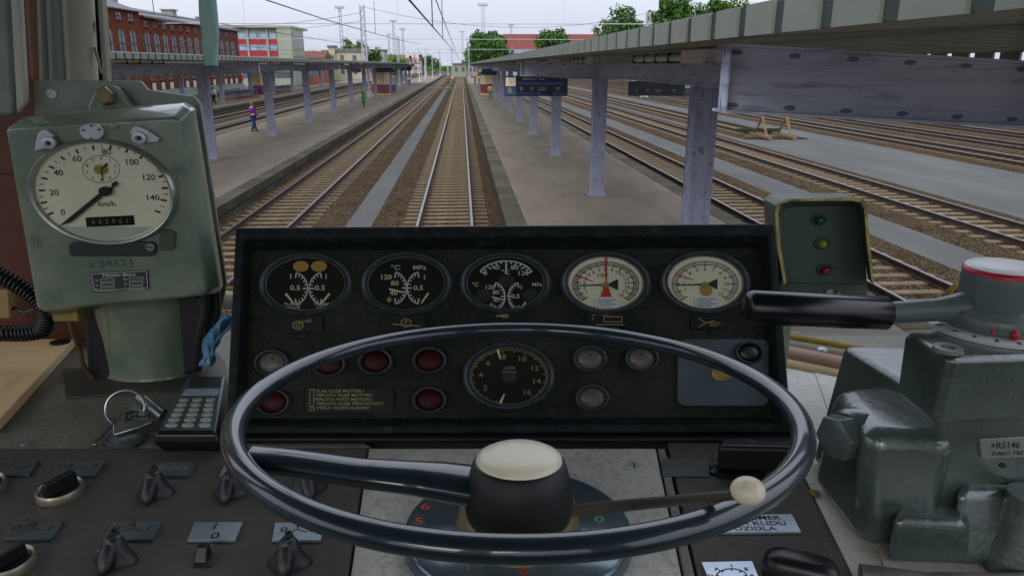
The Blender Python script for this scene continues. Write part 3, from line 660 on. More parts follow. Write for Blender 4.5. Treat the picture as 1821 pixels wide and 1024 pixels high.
house(430, 520, 170, 3.6, 0, m_gg, m_tile, 'low pale shed under the canopies left of the kiosk', 1, 'shed', 8, 9)
house(545, 575, 180, 4.0, 1.5, m_brickr, m_tile, 'low brown shed between the canopy columns', 1, 'shed', 8, 3)

# ---- signals
for px, Y, z, lab in ((748, 200, 5.4, 'red signal lamp on a post above the far end of the left canopy'), (730, 230, 5.4, 'smaller dark red signal left of the bright red one')):
    x = gxy(px, Y); t = thing('railway_signal', lab, 'signal', (x, Y, 0), 'railway signals')
    g = G(); g.tube([(x, Y, -.2), (x, Y, z)], .08, 6); g.out('post', m_galv, t)
    g = G(); g.box(x - .35, x + .35, Y - .15, Y + .15, z, z + 1.5); g.out('signal_head', m_black, t)
    g = G(); g.lathe([(.25, 0), (.22, .05)], (0, 0, 0)); 
    for v in g.bm.verts: v.co = Vector((x + v.co.x, Y - .16 - v.co.z, z + .5 + v.co.y))
    g.out('lamp', mat('signal_red', '#c01a20', rough=.4, emit=('#ff2020', .25)), t)

# ---- trees
def leafmat(name, c1, c2):
    return mat(name, c1, c2, scale=.6, rough=.7, pos=(.3, .7))
m_leaf = [leafmat('leaf_green', '#2c4a17', '#4a6d28'), leafmat('leaf_dark', '#1d3612', '#355720'), leafmat('leaf_light', '#4a6b2a', '#6b8a3a')]
m_bark = mat('bark', '#4a4036', '#5d5246', rough=.95)
def tree(px, Y, ztop, rpx, label, kind=0, zb=None, n=1500, group='trees behind the yard'):
    rnd = random.Random(int(px * 7 + Y)); x = gxy(px, Y); ztop = gz_(ztop); r = rpx * 1.3 / 1290 * Y; n = int(n * 2.6); zb = zb if zb is not None else max(1.5, ztop - 2.3 * r)
    t = thing('broadleaf_tree', label, 'tree', (x, Y, -.2), group)
    g = G(); g.tube([(x, Y, -.2), (x + .1, Y, zb), (x, Y, zb + (ztop - zb) * .6)], [r * .07 + .15, r * .05 + .1, .08], 7)
    for k in range(7):
        a = rnd.uniform(0, 6.28); h = zb + (ztop - zb) * rnd.uniform(.0, .5); g.tube([(x, Y, h), (x + math.cos(a) * r * .4, Y + math.sin(a) * r * .4, h + r * .3), (x + math.cos(a) * r * .7, Y + math.sin(a) * r * .7, h + r * .7)], [.14, .09, .04], 5)
    g.out('trunk', m_bark, t)
    g = G(); cl = []
    for k in range(44):
        u = rnd.uniform(-1, 1); a = rnd.uniform(0, 6.28); q = rnd.uniform(.35, .85); s = (1 - u * u) ** .32
        w = 1 - .2 * max(0, u)
        cl.append((x + s * math.cos(a) * r * q * w, Y + s * math.sin(a) * r * q * w, (zb + ztop) / 2 + u * q * (ztop - zb) / 2, r * rnd.uniform(.22, .42)))
    sz = max(.2, r * .06)
    for k in range(n):
        c = rnd.choice(cl); d = Vector((rnd.gauss(0, 1), rnd.gauss(0, 1), rnd.gauss(0, .8))).normalized() * c[3] * rnd.uniform(.5, 1.08)
        p = Vector(c[:3]) + d; nn = (d.normalized() + Vector((rnd.uniform(-.8, .8), rnd.uniform(-.8, .8), rnd.uniform(-.4, .8)))).normalized()
        u = nn.orthogonal().normalized(); v = nn.cross(u); s = sz * rnd.uniform(.7, 1.5); a = rnd.uniform(0, 3); uu = u * math.cos(a) + v * math.sin(a); vv = nn.cross(uu)
        g.mi = rnd.choice((0, 0, 1)); g.f([g.v(p - uu * s), g.v(p - vv * s * .7), g.v(p + uu * s), g.v(p + vv * s * .7)])
    g.out('crown', [m_leaf[kind], m_leaf[(kind + 1) % 3]], t, recalc=False)
tree(870, 290, 18.2, 30, 'big round tree right of the vanishing point behind the lattice tower', 0, 3, 2600)
tree(838, 330, 12.5, 13, 'slim pale tree at the left side of the big round tree', 2, 1, 1500)
tree(985, 250, 19, 24, 'round tree in front of the red building above the right canopy', 0, 3, 2200)
tree(1105, 190, 20.8, 30, 'pointed tree over the right canopy, left of the grey mast top', 0, 3, 2300)
tree(1074, 192, 17.2, 22, 'lower tree adjoining the pointed tree above the right canopy', 1, 3, 1800)
tree(1190, 170, 22.5, 36, 'large tree just right of the grey mast top above the canopy', 0, 3, 2600)
tree(1262, 160, 21.5, 33, 'large tree above the canopy, second from the right', 0, 3, 2400)
tree(1312, 158, 20.5, 28, 'tree at the right end of the row, touching the canopy edge', 1, 3, 2200)
tree(562, 235, 9.6, 16, 'bright green tree between the office block and the cream building', 2, 2, 1300)
tree(578, 240, 8.9, 10, 'low bushy green tree left of the clock tower block', 2, 2, 900)
tree(618, 280, 15.2, 14, 'tall dark tree behind the floodlight tower', 1, 3, 1500)
tree(640, 285, 14.3, 14, 'dark tree behind the lattice portal mast', 1, 3, 1500)
tree(664, 290, 12.5, 14, 'lower dark tree right of the lattice portal mast', 1, 3, 1300)
tree(700, 380, 9.4, 20, 'wide low tree below the small floodlight towers', 2, 1, 1500)
tree(746, 460, 12, 9, 'small tree behind the red signal', 1, 2, 700)
tree(760, 500, 12, 9, 'small tree right of the red signal', 0, 2, 700)
tree(775, 520, 11, 8, 'far small tree nearest the vanishing point on the left', 1, 1, 700)
rnd = random.Random(5); g = G()
for k in range(9000):
    x = rnd.uniform(-420, 420); Y = rnd.uniform(560, 640); h = 4 + 5 * abs(math.sin(x * .021) * math.sin(x * .05 + 1)) + 2 * math.sin(x * .13)
    p = Vector((x, Y, rnd.uniform(-.2, max(2, h)))); u = Vector((rnd.gauss(0, 1), rnd.gauss(0, 1), rnd.gauss(0, 1))).normalized(); v = u.orthogonal().normalized(); s = 1.1
    g.mi = rnd.choice((0, 1, 2)); g.f([g.v(p - u * s), g.v(p - v * s), g.v(p + u * s), g.v(p + v * s)])
tag(g.out('distant_tree_belt', m_leaf, recalc=False), 'low green belt of distant trees along the horizon', 'trees', kind='stuff')

# ---- people
m_skin = mat('skin', '#b98a6c', '#c4967a', rough=.6)
def skin_mesh(name, verts, edges, radii, m, parent, root=0):
    bm = bmesh.new(); ly = bm.verts.layers.skin.verify(); V = []
    for i, (c, r) in enumerate(zip(verts, radii)):
        v = bm.verts.new(Vector(c)); v[ly].radius = r if isinstance(r, tuple) else (r, r); v[ly].use_root = (i == root); V.append(v)
    for a, b in edges: bm.edges.new((V[a], V[b]))
    me = bpy.data.meshes.new(name); bm.to_mesh(me); bm.free(); me.materials.append(m)
    o = bpy.data.objects.new(name, me); COL.objects.link(o); o.parent = parent
    o.modifiers.new('skin', 'SKIN').use_smooth_shade = True; s = o.modifiers.new('sub', 'SUBSURF'); s.levels = 1; s.render_levels = 1
    return o
def person(x, y, h, rz, shirt, legs, hair, label, stride=.08, arm=.06, z=.3):
    t = thing('person', label, 'person', (x, y, z), 'people waiting on the platforms'); k = h / 1.78; t.rotation_euler.z = rz; t.scale = (k * 1.25, k * 1.2, k)
    P = [(0, 0, .98), (0, 0, 1.18), (0, .01, 1.40), (0, .0, 1.50), (0, -.015, 1.60), (0, -.01, 1.73),
         (-.19, 0, 1.42), (-.25, arm, 1.14), (-.24, -arm * .5, .90), (-.235, -arm, .80), (.19, 0, 1.42), (.25, -arm, 1.14), (.24, arm * .5 - .1, .92), (.235, arm - .15, .82),
         (-.10, 0, .90), (-.11, stride, .50), (-.11, -stride * .4, .09), (-.12, -stride * .4 - .16, .035), (.10, 0, .90), (.11, -stride, .50), (.11, stride, .09), (.12, stride - .16, .035)]
    E_ = [(0, 1), (1, 2), (2, 3), (3, 4), (4, 5), (2, 6), (6, 7), (7, 8), (8, 9), (2, 10), (10, 11), (11, 12), (12, 13), (0, 14), (14, 15), (15, 16), (16, 17), (0, 18), (18, 19), (19, 20), (20, 21)]
    Rr = [(.13, .09), (.12, .085), (.15, .09), (.05, .05), (.075, .09), (.06, .075), .05, .04, .03, .035, .05, .04, .03, .035, .08, .055, .04, .035, .08, .055, .04, .035]
    skin_mesh('body', P, E_, Rr, m_skin, t)
    ms = mat('cloth_' + shirt[1:], shirt, rough=.85); ml = mat('cloth_' + legs[1:], legs, rough=.85); mh = mat('hair_' + hair[1:], hair, rough=.7)
    i = [0, 1, 2, 3, 6, 7, 8, 10, 11, 12]; e = [(0, 1), (1, 2), (2, 3), (2, 4), (4, 5), (5, 6), (2, 7), (7, 8), (8, 9)]
    skin_mesh('jacket', [P[q] for q in i], e, [(.155, .115), (.15, .11), (.18, .12), (.075, .07), .075, .062, .05, .075, .062, .05], ms, t)
    i = [0, 14, 15, 16, 18, 19, 20]; e = [(0, 1), (1, 2), (2, 3), (0, 4), (4, 5), (5, 6)]
    skin_mesh('trousers', [P[q] for q in i], e, [(.15, .11), .10, .08, .07, .10, .08, .07], ml, t)
    g = G(); g.ball((0, .012, 1.675), .095, .105, .10, 12, 8); g.ball((0, .03, 1.60), .08, .07, .09, 10, 6); o = g.out('hair', mh, None, smooth=60); o.parent = t
    for s in (-1, 1):
        g = G(); g.ball((s * .115, -.05 + (-.03 if s < 0 else stride), .04), .05, .13, .045, 10, 6); o = g.out('shoe', mat('shoe', '#1a1817', rough=.6), None, smooth=60); o.parent = t
person(-13.2, 48, 1.85, 2.4, '#5a2a72', '#1b3563', '#8a6a2c', 'person in a purple jacket and dark blue trousers on the left platform')
person(-26.5, 82, 1.82, 2.9, '#b9c2de', '#3a3a26', '#3a2a1c', 'person in a pale blue shirt and dark trousers behind the near left column')
person(-9.7, 74.5, 1.9, 1.5, '#2f6e2c', '#1f6e34', '#8a8040', 'person in green clothes seen from the side on the left platform edge', .03, .02)
person(3.45, 92, 1.85, 2.8, '#c2a818', '#4d6c8c', '#2a2320', 'person in a yellow jacket and light blue jeans near the right kiosk')
person(3.9, 175, 1.8, 3.0, '#c2a818', '#54512f', '#2a2320', 'far person in yellow at the end of the right platform')
person(2.9, 168, 1.7, 2.2, '#2e6b34', '#20242c', '#1c1917', 'far person in green and black at the end of the right platform')
person(-3.2, 180, 1.8, .2, '#8c2420', '#3a3030', '#2a2320', 'far person in a dark red jacket standing between the two tracks', z=-.2)
person(-11.2, 160, 1.85, .5, '#c9ccd2', '#4e4a48', '#2a2320', 'far person in a white shirt among the left canopy columns')
person(-14.4, 86, 1.85, 1.8, '#3c2a66', '#22305c', '#2a2320', 'person in purple and navy half hidden behind a left canopy column')

K_ALB = 1.0
# ================================================================== THE DRIVER'S CAB
m_crackle = mat('console_paint', '#222725', '#33372f', scale=9, rough=.8, bump=2.0, bscale=330, wear='#3c3f35', wscale=130, wpos=(.5, .8), spec=.05)
m_consedge = mat('console_edge', '#121717', '#1b2121', scale=12, rough=.55, bump=.25, bscale=700, wear='#2f3838', wscale=70, wpos=(.5, .75), spec=.12)
m_dark2 = mat('black_enamel', '#0b0e10', '#12171a', scale=20, rough=.35)
m_dial = mat('dial_black', '#0b0e0d', '#10130f', scale=10, rough=.6, spec=.2)
m_dialc = mat('dial_cream', '#cdc9ac', '#dcd8bd', scale=9, rough=.6, wear='#8f8358', wscale=14, wpos=(.62, .8))
m_lume = mat('dial_luminous', '#b9c08a', '#cdd39f', scale=30, rough=.6)
m_whitep = mat('dial_white', '#b9bdb4', rough=.6)
m_gold = mat('dial_gold', '#7f7648', '#938a58', rough=.6)
m_ink = mat('ink_black', '#10100e', rough=.6)
m_redp2 = mat('needle_red', '#b5231f', rough=.5)
m_green = mat('hammer_green', '#586a58', '#7c8a72', scale=8, rough=.34, bump=.15, bscale=500, wear='#3b4c42', wscale=26, wpos=(.56, .74), rough2=.4, coat=1)
m_greenl = mat('worn_green', '#6b7566', '#808a78', scale=9, rough=.4, bump=.15, bscale=400, wear='#4a5448', wscale=20, wpos=(.58, .75))
m_greenedge = mat('bare_edge', '#a3a48c', '#c3c4ae', scale=40, rough=.4, wear='#66705e', wscale=60, wpos=(.5, .65))
m_chrome = mat('chrome', '#b8bcbc', '#c9cccc', scale=30, rough=.22, metal=.95)
m_alu = mat('cast_aluminium', '#9aa0a0', '#aeb4b3', scale=25, rough=.4, metal=.6, wear='#6d7474', wscale=40)
m_brass = mat('old_brass', '#7d6a3a', '#9a8550', scale=30, rough=.45, metal=.6)
m_plate = mat('desk_metal_worn', '#5f5f54', '#7a7a6c', scale=7, rough=.5, bump=.25, bscale=300, wear='#45453a', wscale=110, wpos=(.48, .75), rough2=.7)
m_platel = mat('desk_metal_pale', '#98988c', '#b3b3a8', scale=9, rough=.4, bump=.25, bscale=300, wear='#6d6d62', wscale=120, wpos=(.48, .78), rough2=.65)
m_swp = mat('switch_panel', '#3b3833', '#4f4a42', scale=9, rough=.6, bump=.8, bscale=500, wear='#7d7768', wscale=170, wpos=(.63, .69))
m_cream_b = mat('desk_board', '#d1b17f', '#e0c393', scale=4, rough=.6, stretch=(1, .3, 1), wear='#a1835a', wscale=14, wpos=(.55, .8))
m_brownw = mat('brown_wall', '#4e2614', '#6b3519', scale=5, rough=.6)
m_pipe = mat('painted_pipe', '#7d8474', '#959b8a', scale=6, rough=.4, stretch=(1, 1, .3))
m_pipel = mat('pale_pipe', '#a1a390', '#b4b5a2', scale=6, rough=.4, stretch=(1, 1, .3), wear='#828672', wscale=20)
m_rim = mat('bakelite_rim', '#101c22', '#1c2c33', scale=7, rough=.35, bump=.06, bscale=60, spec=.3, coat=1); m_rim.node_tree.nodes['Principled BSDF'].inputs['Coat IOR'].default_value = 1.5
m_ivory = mat('ivory', '#d8cfae', '#e4dcc0', scale=12, rough=.3, wear='#b09d70', wscale=60, wpos=(.66, .72))
m_valve = mat('valve_enamel', '#33433b', '#48584f', scale=7, rough=.3, bump=1.3, bscale=90, wear='#343e3b', wscale=30, wpos=(.6, .75), rough2=.42, coat=.8); m_valve.node_tree.nodes['Principled BSDF'].inputs['Coat Roughness'].default_value = .22; m_valve.node_tree.nodes['Principled BSDF'].inputs['Coat IOR'].default_value = 1.9
m_rubber = mat('rubber_black', '#121413', '#1a1c1b', scale=30, rough=.55)
m_red_lens = mat('lens_red', '#2a0706', '#3d0b09', scale=30, spec=.15, rough=.45)
m_grey_lens = mat('lens_grey', '#4a4a44', '#5d5c54', scale=30, rough=.35)
m_label = mat('label_black', '#0c0f10', '#131717', scale=30, rough=.5, spec=.2)
m_labelm = mat('label_metal', '#76848a', '#8b9aa2', scale=20, rough=.35, metal=.5)
m_labeld = mat('label_dark_metal', '#4a5456', '#5e6a6c', scale=20, rough=.4, metal=.4)
m_brassy = mat('seal_yellow', '#8c7420', '#a58d38', scale=20, rough=.6)
g_gl = glass_mat('gauge_glass', (.97, .98, .97), .03, .35)
PF = Plane(cF * .869 + cU * (-.196 * .869), Vector((0, -1, 0)).lerp(Vector((0, 0, 1)), .0))   # replaced below by the exact console face
_b = ray(910.5, 765) * .869; _t = ray(910.5, 400) * .916; _up = (_t - _b).normalized()
PF = Plane(_b, Vector((1, 0, 0)).cross(_up))
PD = Plane((0, .8, -.42), (0, 0, 1))                                        # desk top
def T(p): return CAB @ Vector(p)
def ell(pl, x, y, rx, ry, w=0, n=40):
    c = pl.at(x, y, w); sx, sy = pl.sc(x, y, w); return c, rx * sx, ry * sy
def pts(pl, L, w=0): return [pl.at(x, y, w) for x, y in L]
def disc(pl, x, y, rx, ry, w0, w1, seg=40):
    c, a, b = ell(pl, x, y, rx, ry, w1); g = G(pl.M); g.lathe([(1, w0), (1, w1)], (c[0], c[1], 0), a, b, seg); return g
def rring(pl, x, y, prof, seg=48, cap1=False):
    """lathe with radii given in pixels (rx, ry, w)"""
    g = G(pl.M); c = pl.at(x, y, prof[-1][2]); sx, sy = pl.sc(x, y, prof[-1][2])
    R = [[(c[0] + rx * sx * math.cos(q), c[1] + ry * sy * math.sin(q), w) for q in [2 * math.pi * i / seg for i in range(seg)]] for rx, ry, w in prof]
    g.loft(R, cap=False)
    if cap1: g.f([g.v(p) for p in R[-1]])
    return g
def slab(pl, L, w0, w1): g = G(pl.M); g.prism(pts(pl, L, w1), w0, w1); return g
def rrect(x0, x1, y0, y1, r, n=5):
    o = []
    for cx, cy, a0 in ((x1 - r, y1 - r, 0), (x0 + r, y1 - r, 90), (x0 + r, y0 + r, 180), (x1 - r, y0 + r, 270)):
        for k in range(n + 1): a = rad(a0 + 90 * k / n); o.append((cx + r * math.cos(a), cy + r * math.sin(a)))
    return o
def pline(g, pl, x0, y0, x1, y1, wd, w, wd2=None):
    s = pl.sc(x0, y0, w)[0]; g.seg2(pl.at(x0, y0, w), pl.at(x1, y1, w), wd * s, w, None if wd2 is None else wd2 * s)
def ptext(g, pl, t, x, y, hpx, w, sx=1.33, rot=0):
    s = pl.sc(x, y, w)[1]; g.text(t, pl.at(x, y, w), hpx * s * 1.4, w, sx, rot)
def parc(g, pl, x, y, rx, ry, a0, a1, wd, w, n=20):
    for k in range(n):
        a, b = rad(a0 + (a1 - a0) * k / n), rad(a0 + (a1 - a0) * (k + 1.05) / n)
        pline(g, pl, x + rx * math.cos(a), y - ry * math.sin(a), x + rx * math.cos(b), y - ry * math.sin(b), wd, w)
def ptick(g, pl, x, y, rx, ry, k0, k1, a, wd, w):
    c, s = math.cos(rad(a)), math.sin(rad(a)); pline(g, pl, x + rx * k0 * c, y - ry * k0 * s, x + rx * k1 * c, y - ry * k1 * s, wd, w)

# ---- shell of the cab
cabT = thing('locomotive_cab', "driver's cab round the camera with brown front wall, windscreen sill and pipes on the left", 'cab', T((0, .2, -1.7)))
m_cabpaint = mat('cab_cream_green', '#5c5e54', '#686a60', scale=3, rough=.7)
XL, XR, YF, YB, ZR, ZF = -1.75, .95, 1.12, -1.15, .80, -1.7
def cbox(name, m, x0, x1, y0, y1, z0, z1, parent=None, bevel=0):
    g = G(CAB); g.box(x0, x1, y0, y1, z0, z1); return g.out(name, m, parent or cabT, bevel=bevel)
cbox('roof', m_cabpaint, XL - .06, XR + .06, YB - .06, YF + .10, ZR, ZR + .06)
cbox('floor', m_cabpaint, XL - .06, XR + .06, YB - .06, YF + .10, ZF - .06, ZF)
g = G(CAB); g.box(XL, XR, YB - .05, YB, ZF, -.3); g.box(XL, XR, YB - .05, YB, .62, ZR)
for a, b in ((XL, XL + .25), (-.55, -.25), (XR - .25, XR)): g.box(a, b, YB - .05, YB, -.3, .62)  # unseen rear window openings between these posts, added to let light into the cab
g.out('rear_wall', m_cabpaint, cabT)
cbox('front_wall', m_cabpaint, XL, XR, YF + .04, YF + .09, ZF, -.455)
cbox('header', m_cabpaint, XL, XR, YF + .0, YF + .06, .66, ZR)
for x in (XL - .05, XR):
    g = G(CAB); g.box(x, x + .05, YB, YF + .09, ZF, -.38); g.box(x, x + .05, YB, YF + .09, .66, ZR); g.box(x, x + .05, YB, -.95, -.38, .66); g.box(x, x + .05, .9, YF + .09, -.38, .66)
    g.out('side_wall', m_cabpaint, cabT)
g = G(CAB); g.box(-1.10, -.69, YF, YF + .06, -.455, .66); g.box(-1.75, -.60, YF - .012, YF - .001, -.60, -.16); g.out('front_pillar', m_brownw, cabT)
g = G(CAB); g.box(-.9, .97, YF + .052, YF + .056, -.44, .66); g.out('windscreen_glass', glass_mat('windscreen_glass', (.99, 1, .99), .0, .12), cabT)
# pipes, cover strip and frames in front of the pillar
def P3(px, py, Y): return onplane(px, py, Y)
def cquad(L, Y0, Y1):
    g = G(CAB); g.loft([[tuple(P3(x, y, Y0)) for x, y in L], [tuple(P3(x, y, Y0) + Vector((0, Y1 - Y0, 0))) for x, y in L]]); return g
cquad([(-160, -700), (-22, -700), (26, 206), (-160, 212)], .93, .945).out('equipment_box', m_greenl, cabT, bevel=.006)
cquad([(-21, -700), (-5, -700), (46, 182), (28, 205)], .925, .935).out('box_flange', m_pipel, cabT, bevel=.004)
cquad([(-10, -700), (52, -700), (84, 150), (46, 150)], 1.06, 1.10).out('brown_cover', mat('brown_strip', '#7c4a30', '#97603f', scale=4, rough=.55, stretch=(1, 1, .3)), cabT, bevel=.012)
for a, b, r, Y, m in ((78, 92, .010, 1.05, m_pipe), (97, 114, .012, 1.045, m_pipe), (133, 158, .021, 1.055, m_pipel)):
    g = G(CAB); P = [P3(a + (b - a) * k / 8 * .62, -60 + 250 * k / 8, Y) for k in range(-20, 9)]; g.tube(P, r, 20); g.out('pipe', m, cabT, smooth=60)
cquad([(51, -700), (131, -700), (186, 160), (160, 160)], 1.08, 1.09).out('cable_slot', mat('slot_dark', '#20221d', '#2c2e27', scale=8, rough=.8), cabT)
cquad([(126, -700), (135, -700), (192, 170), (183, 170)], 1.03, 1.045).out('window_frame', mat('frame_pale', '#83866f', '#9c9f88', scale=5, rough=.4), cabT, bevel=.003)
g = G(CAB); g.tube([P3(148, -30, 1.07), P3(137, 15, 1.06), P3(150, 50, 1.05), P3(165, 75, 1.06), P3(178, 125, 1.07)], .0018, 6); g.tube([P3(152, -10, 1.06), P3(168, 45, 1.055), P3(166, 85, 1.06), P3(180, 130, 1.07)], .0018, 6)
g.tube([P3(157, 30, 1.05), P3(152, 50, 1.05), P3(163, 61, 1.05)], .0018, 6); g.tube([P3(168, 84, 1.05), P3(176, 112, 1.05)], .0018, 6)
g.out('thin_cable', mat('cable_grey', '#85888a', rough=.5), cabT, smooth=60)
# green wiper bar hanging in the windscreen
wb = thing('wiper_arm', 'green rounded wiper arm hanging down over the windscreen', 'wiper', T(P3(375, -60, .98)))
g = G(CAB); g.tube([P3(345, -720, 1.04), P3(366, -80, .98), P3(369, 0, .98), P3(371, 30, .98), P3(374, 60, .98), P3(375, 100, .98), P3(376, 118, .98)], [.0115, .0115, .0108, .0115, .0105, .0088, .0080], 14); g.out('arm', mat('wiper_green', '#7fa99c', '#a3c7bb', scale=12, rough=.5, stretch=(4, 4, .6)), wb, smooth=60)
g = G(CAB); g.tube([P3(376, 117, .975), P3(376.5, 123, .975)], .0083, 12); g.out('end_cap', mat('wiper_cap', '#37584f', rough=.5), wb)

# ---- sill at the right, gasket, padded roll
sill = [(1390, 600), (1620, 642)]
def sillstrip(name, m, a, b, Y0a, z0, z1, bev=.003):
    pass
def roll(name, m, p0, p1, r, bend=0, flat=1, cap=True):
    g = G(CAB); A, B = Vector(p0), Vector(p1); P = [A.lerp(B, k / 8) + Vector((0, -bend * (k / 8) ** 2, 0)) for k in range(9)]; g.tube(P, r, 18, cap, flat); return g.out(name, m, cabT, smooth=60)
def dk(px, py, z=-.42): r = ray(px, py); return r * (z / r.z)
A, B = dk(1380, 596, -.405), dk(1640, 641, -.405)
AL, BL = dk(380, 513, -.37), dk(440, 513, -.37)
roll('window_gasket', mat('gasket_yellow', '#7c6a22', '#94803a', scale=40, rough=.7, bump=.2, bscale=300), A, B, .0065)
A, B = dk(1380, 611, -.418), dk(1640, 658, -.418); roll('frame_strip', mat('frame_strip', '#85866f', '#98997f', scale=10, rough=.5), A, B, .013, flat=1)
A, B = dk(1380, 638, -.425), dk(1650, 692, -.425); roll('padded_roll', mat('roll_brown', '#7d5c48', '#8f6c55', scale=8, rough=.45), A, B, .0235)
A, B = dk(1380, 660, -.435), dk(1650, 715, -.435); roll('cream_strip', mat('strip_cream', '#8c7c52', '#a18f62', scale=10, rough=.6), A, B, .022)
g = G(CAB); c = dk(1463, 622, -.402); g.ball(c, .008, .008, .004, 14, 8); g.out('screw', m_alu, cabT, smooth=60)
roll('left_gasket', MATS['gasket_yellow'], dk(340, 512, -.36), dk(450, 518, -.36), .006)
roll('left_strip', MATS['frame_strip'], dk(340, 530, -.375), dk(450, 536, -.375), .016)

# ---- desk
desk = thing('control_desk', 'worn metal control desk with switch panels, label plates and a cream board on the left', 'control desk', T((0, .8, -.42)))
g = G(CAB); g.box(-1.70, .93, .15, 1.13, -.455, -.43); g.out('desk_body', m_plate, desk)
slab(PD, [(-260, 560), (-260, 1100), (-220, 1000), (-180, 800)], 0, 0.0) if False else None
slab(PD, [(-300, 585), (420, 640), (660, 795), (-300, 797)], -.012, 0).out('worn_plate', m_plate, desk, bevel=.001)
slab(PD, [(-420, 602), (132, 602), (-6, 752), (-700, 752)], .001, .014).out('cream_board', m_cream_b, desk, bevel=.002)
disc(PD, 107, 607, 17, 4.5, .0145, .016).out('board_hole_plug', m_dark2, desk)
slab(PD, [(-300, 799), (652, 797), (592, 1200), (-420, 1200)], -.012, .004).out('left_switch_panel', m_swp, desk, bevel=.0015)
slab(PD, [(656, 797), (1166, 797), (1248, 1200), (598, 1200)], -.012, .001).out('centre_plate', m_platel, desk, bevel=.001)
slab(PD, [(1170, 797), (1182, 797), (1278, 1200), (1254, 1200)], -.012, .003).out('seam_strip', m_plate, desk, bevel=.001)
slab(PD, [(1184, 775), (1392, 775), (1600, 1200), (1282, 1200)], -.012, .002).out('right_switch_panel', m_swp, desk, bevel=.001)
slab(PD, [(1394, 640), (1440, 640), (1640, 1200), (1604, 1200), (1396, 776)], -.012, 0).out('side_plate', mat('bright_worn_metal', '#b0b0a4', '#c9c9bd', scale=9, rough=.4, wear='#76776a', wscale=90, wpos=(.55, .75)), desk)
slab(PD, [(1441, 640), (1720, 660), (1980, 1200), (1642, 1200)], -.012, .001).out('side_plate', MATS['bright_worn_metal'], desk)
def screw(pl, x, y, rx, ry, w, parent, m=m_alu, rot=.2):
    g = rring(pl, x, y, [(rx, ry, w), (rx, ry, w + .001), (rx * .85, ry * .85, w + .0016)], 24, True); s = g.out('screw', m, parent, smooth=40)
    g = G(pl.M); pline(g, pl, x - rx * .8 * math.cos(rot), y - ry * .8 * math.sin(rot), x + rx * .8 * math.cos(rot), y + ry * .8 * math.sin(rot), ry * .35, w + .0018); g.out('slot', m_ink, s)
screw(PD, 1128, 827, 15, 7, .001, desk, rot=1.5); screw(PD, 1449, 874, 9, 6, .002, desk, m_brass); screw(PD, 45, 787, 8, 3.5, 0, desk); screw(PD, 140, 695, 14, 5, .0, desk, m_plate)
def plate(px0, px1, y0, y1, slant, m, w=.004, lines=(), arc=False, ink=m_ink, edge=True):
    L = [(px0 + slant, y0), (px1, y0), (px1 - slant, y1), (px0, y1)]
    o = slab(PD, L, w + .0002, w + .003).out('label_plate', m, desk, bevel=.0006)
    W = w + .0033; g = G(PD.M); cx = (px0 + px1) / 2; cy = (y0 + y1) / 2; h = y1 - y0
    if arc:
        parc(g, PD, cx, cy + h * .12, (px1 - px0) * .13, h * .22, 20, 160, 2, W, 10)
        for a in (25, 90, 155): ptick(g, PD, cx, cy + h * .12, (px1 - px0) * .13, h * .22, 1.05, 1.45, a, 2, W)
        for dx, t in zip((-.27, 0, .27), arc): ptext(g, PD, t, cx + (px1 - px0) * dx, cy - h * (.1 if dx else .32), h * .26, W)
    for k, t in enumerate(lines): ptext(g, PD, t, cx, y0 + h * (k + .5) / len(lines), h * .62 / len(lines), W)
    if arc or lines: g.out('engraving', ink, o, recalc=False)
    else: g.bm.free()
    return o
m_eng = mat('engraving_dull', '#22251f', rough=.6)
plate(-20, 68, 818, 844, 16, m_labeld, arc=('0', 'I', 'II'), ink=m_eng); plate(103, 187, 818, 845, 18, m_labeld, arc=('0', '', 'I'), ink=m_eng); plate(268, 350, 820, 845, 14, m_labeld, arc=('0', '', 'I'), ink=m_gold); plate(390, 432, 820, 845, 10, m_labelm)
plate(4, 113, 925, 957, 22, m_labeld, arc=('0', 'A', 'I'), ink=m_eng); plate(182, 288, 926, 958, 18, m_labeld, arc=('0', 'A', 'I'), ink=m_eng); plate(332, 432, 927, 960, 14, m_labelm, lines=('I', '0')); plate(483, 577, 928, 960, 6, m_labelm, arc=('0', 'I', '0'))
plate(1178, 1262, 814, 844, 0, m_labeld, .002)
o = plate(1300, 1424, 913, 946, 0, mat('plate_bright', '#9fb0bd', '#c4d0da', scale=12, rough=.25, metal=.6), .002); bpy.data.objects.remove(o)
o = slab(PD, [(1236, 914), (1409, 913), (1425, 944), (1252, 946)], .0022, .005).out('label_plate', MATS['plate_bright'], desk, bevel=.0006)
g = G(PD.M)
for k, t in enumerate(('MENIT SMER', 'JEN ZA KLIDU', 'VOZIDLA')): ptext(g, PD, t, 1328 + k * 4, 920 + k * 9.5, 6.6, .0053)
g.out('engraving', m_ink, o, recalc=False)
o = slab(PD, [(1247, 998), (1338, 996), (1352, 1030), (1262, 1032)], .0022, .005).out('label_plate', MATS['plate_bright'], desk, bevel=.0006)
g = G(PD.M); parc(g, PD, 1301, 1025, 28, 15, 10, 170, 2, .0053)
for a in (10, 50, 90, 130, 170): ptick(g, PD, 1301, 1025, 28, 15, .8, 1.0, a, 3, .0053)
for a, t in ((175, 'D'), (135, 'A'), (90, '1'), (45, 'E'), (5, 'B')): ptext(g, PD, t, 1301 + 37 * math.cos(rad(a)), 1025 - 20 * math.sin(rad(a)), 5, .0053)
g.out('engraving', m_ink, o, recalc=False)
m_knob = mat('knob_black_matt', '#1a1d1d', '#262a2a', scale=40, rough=.42, wear='#3d4343', wscale=60, wpos=(.6, .7))
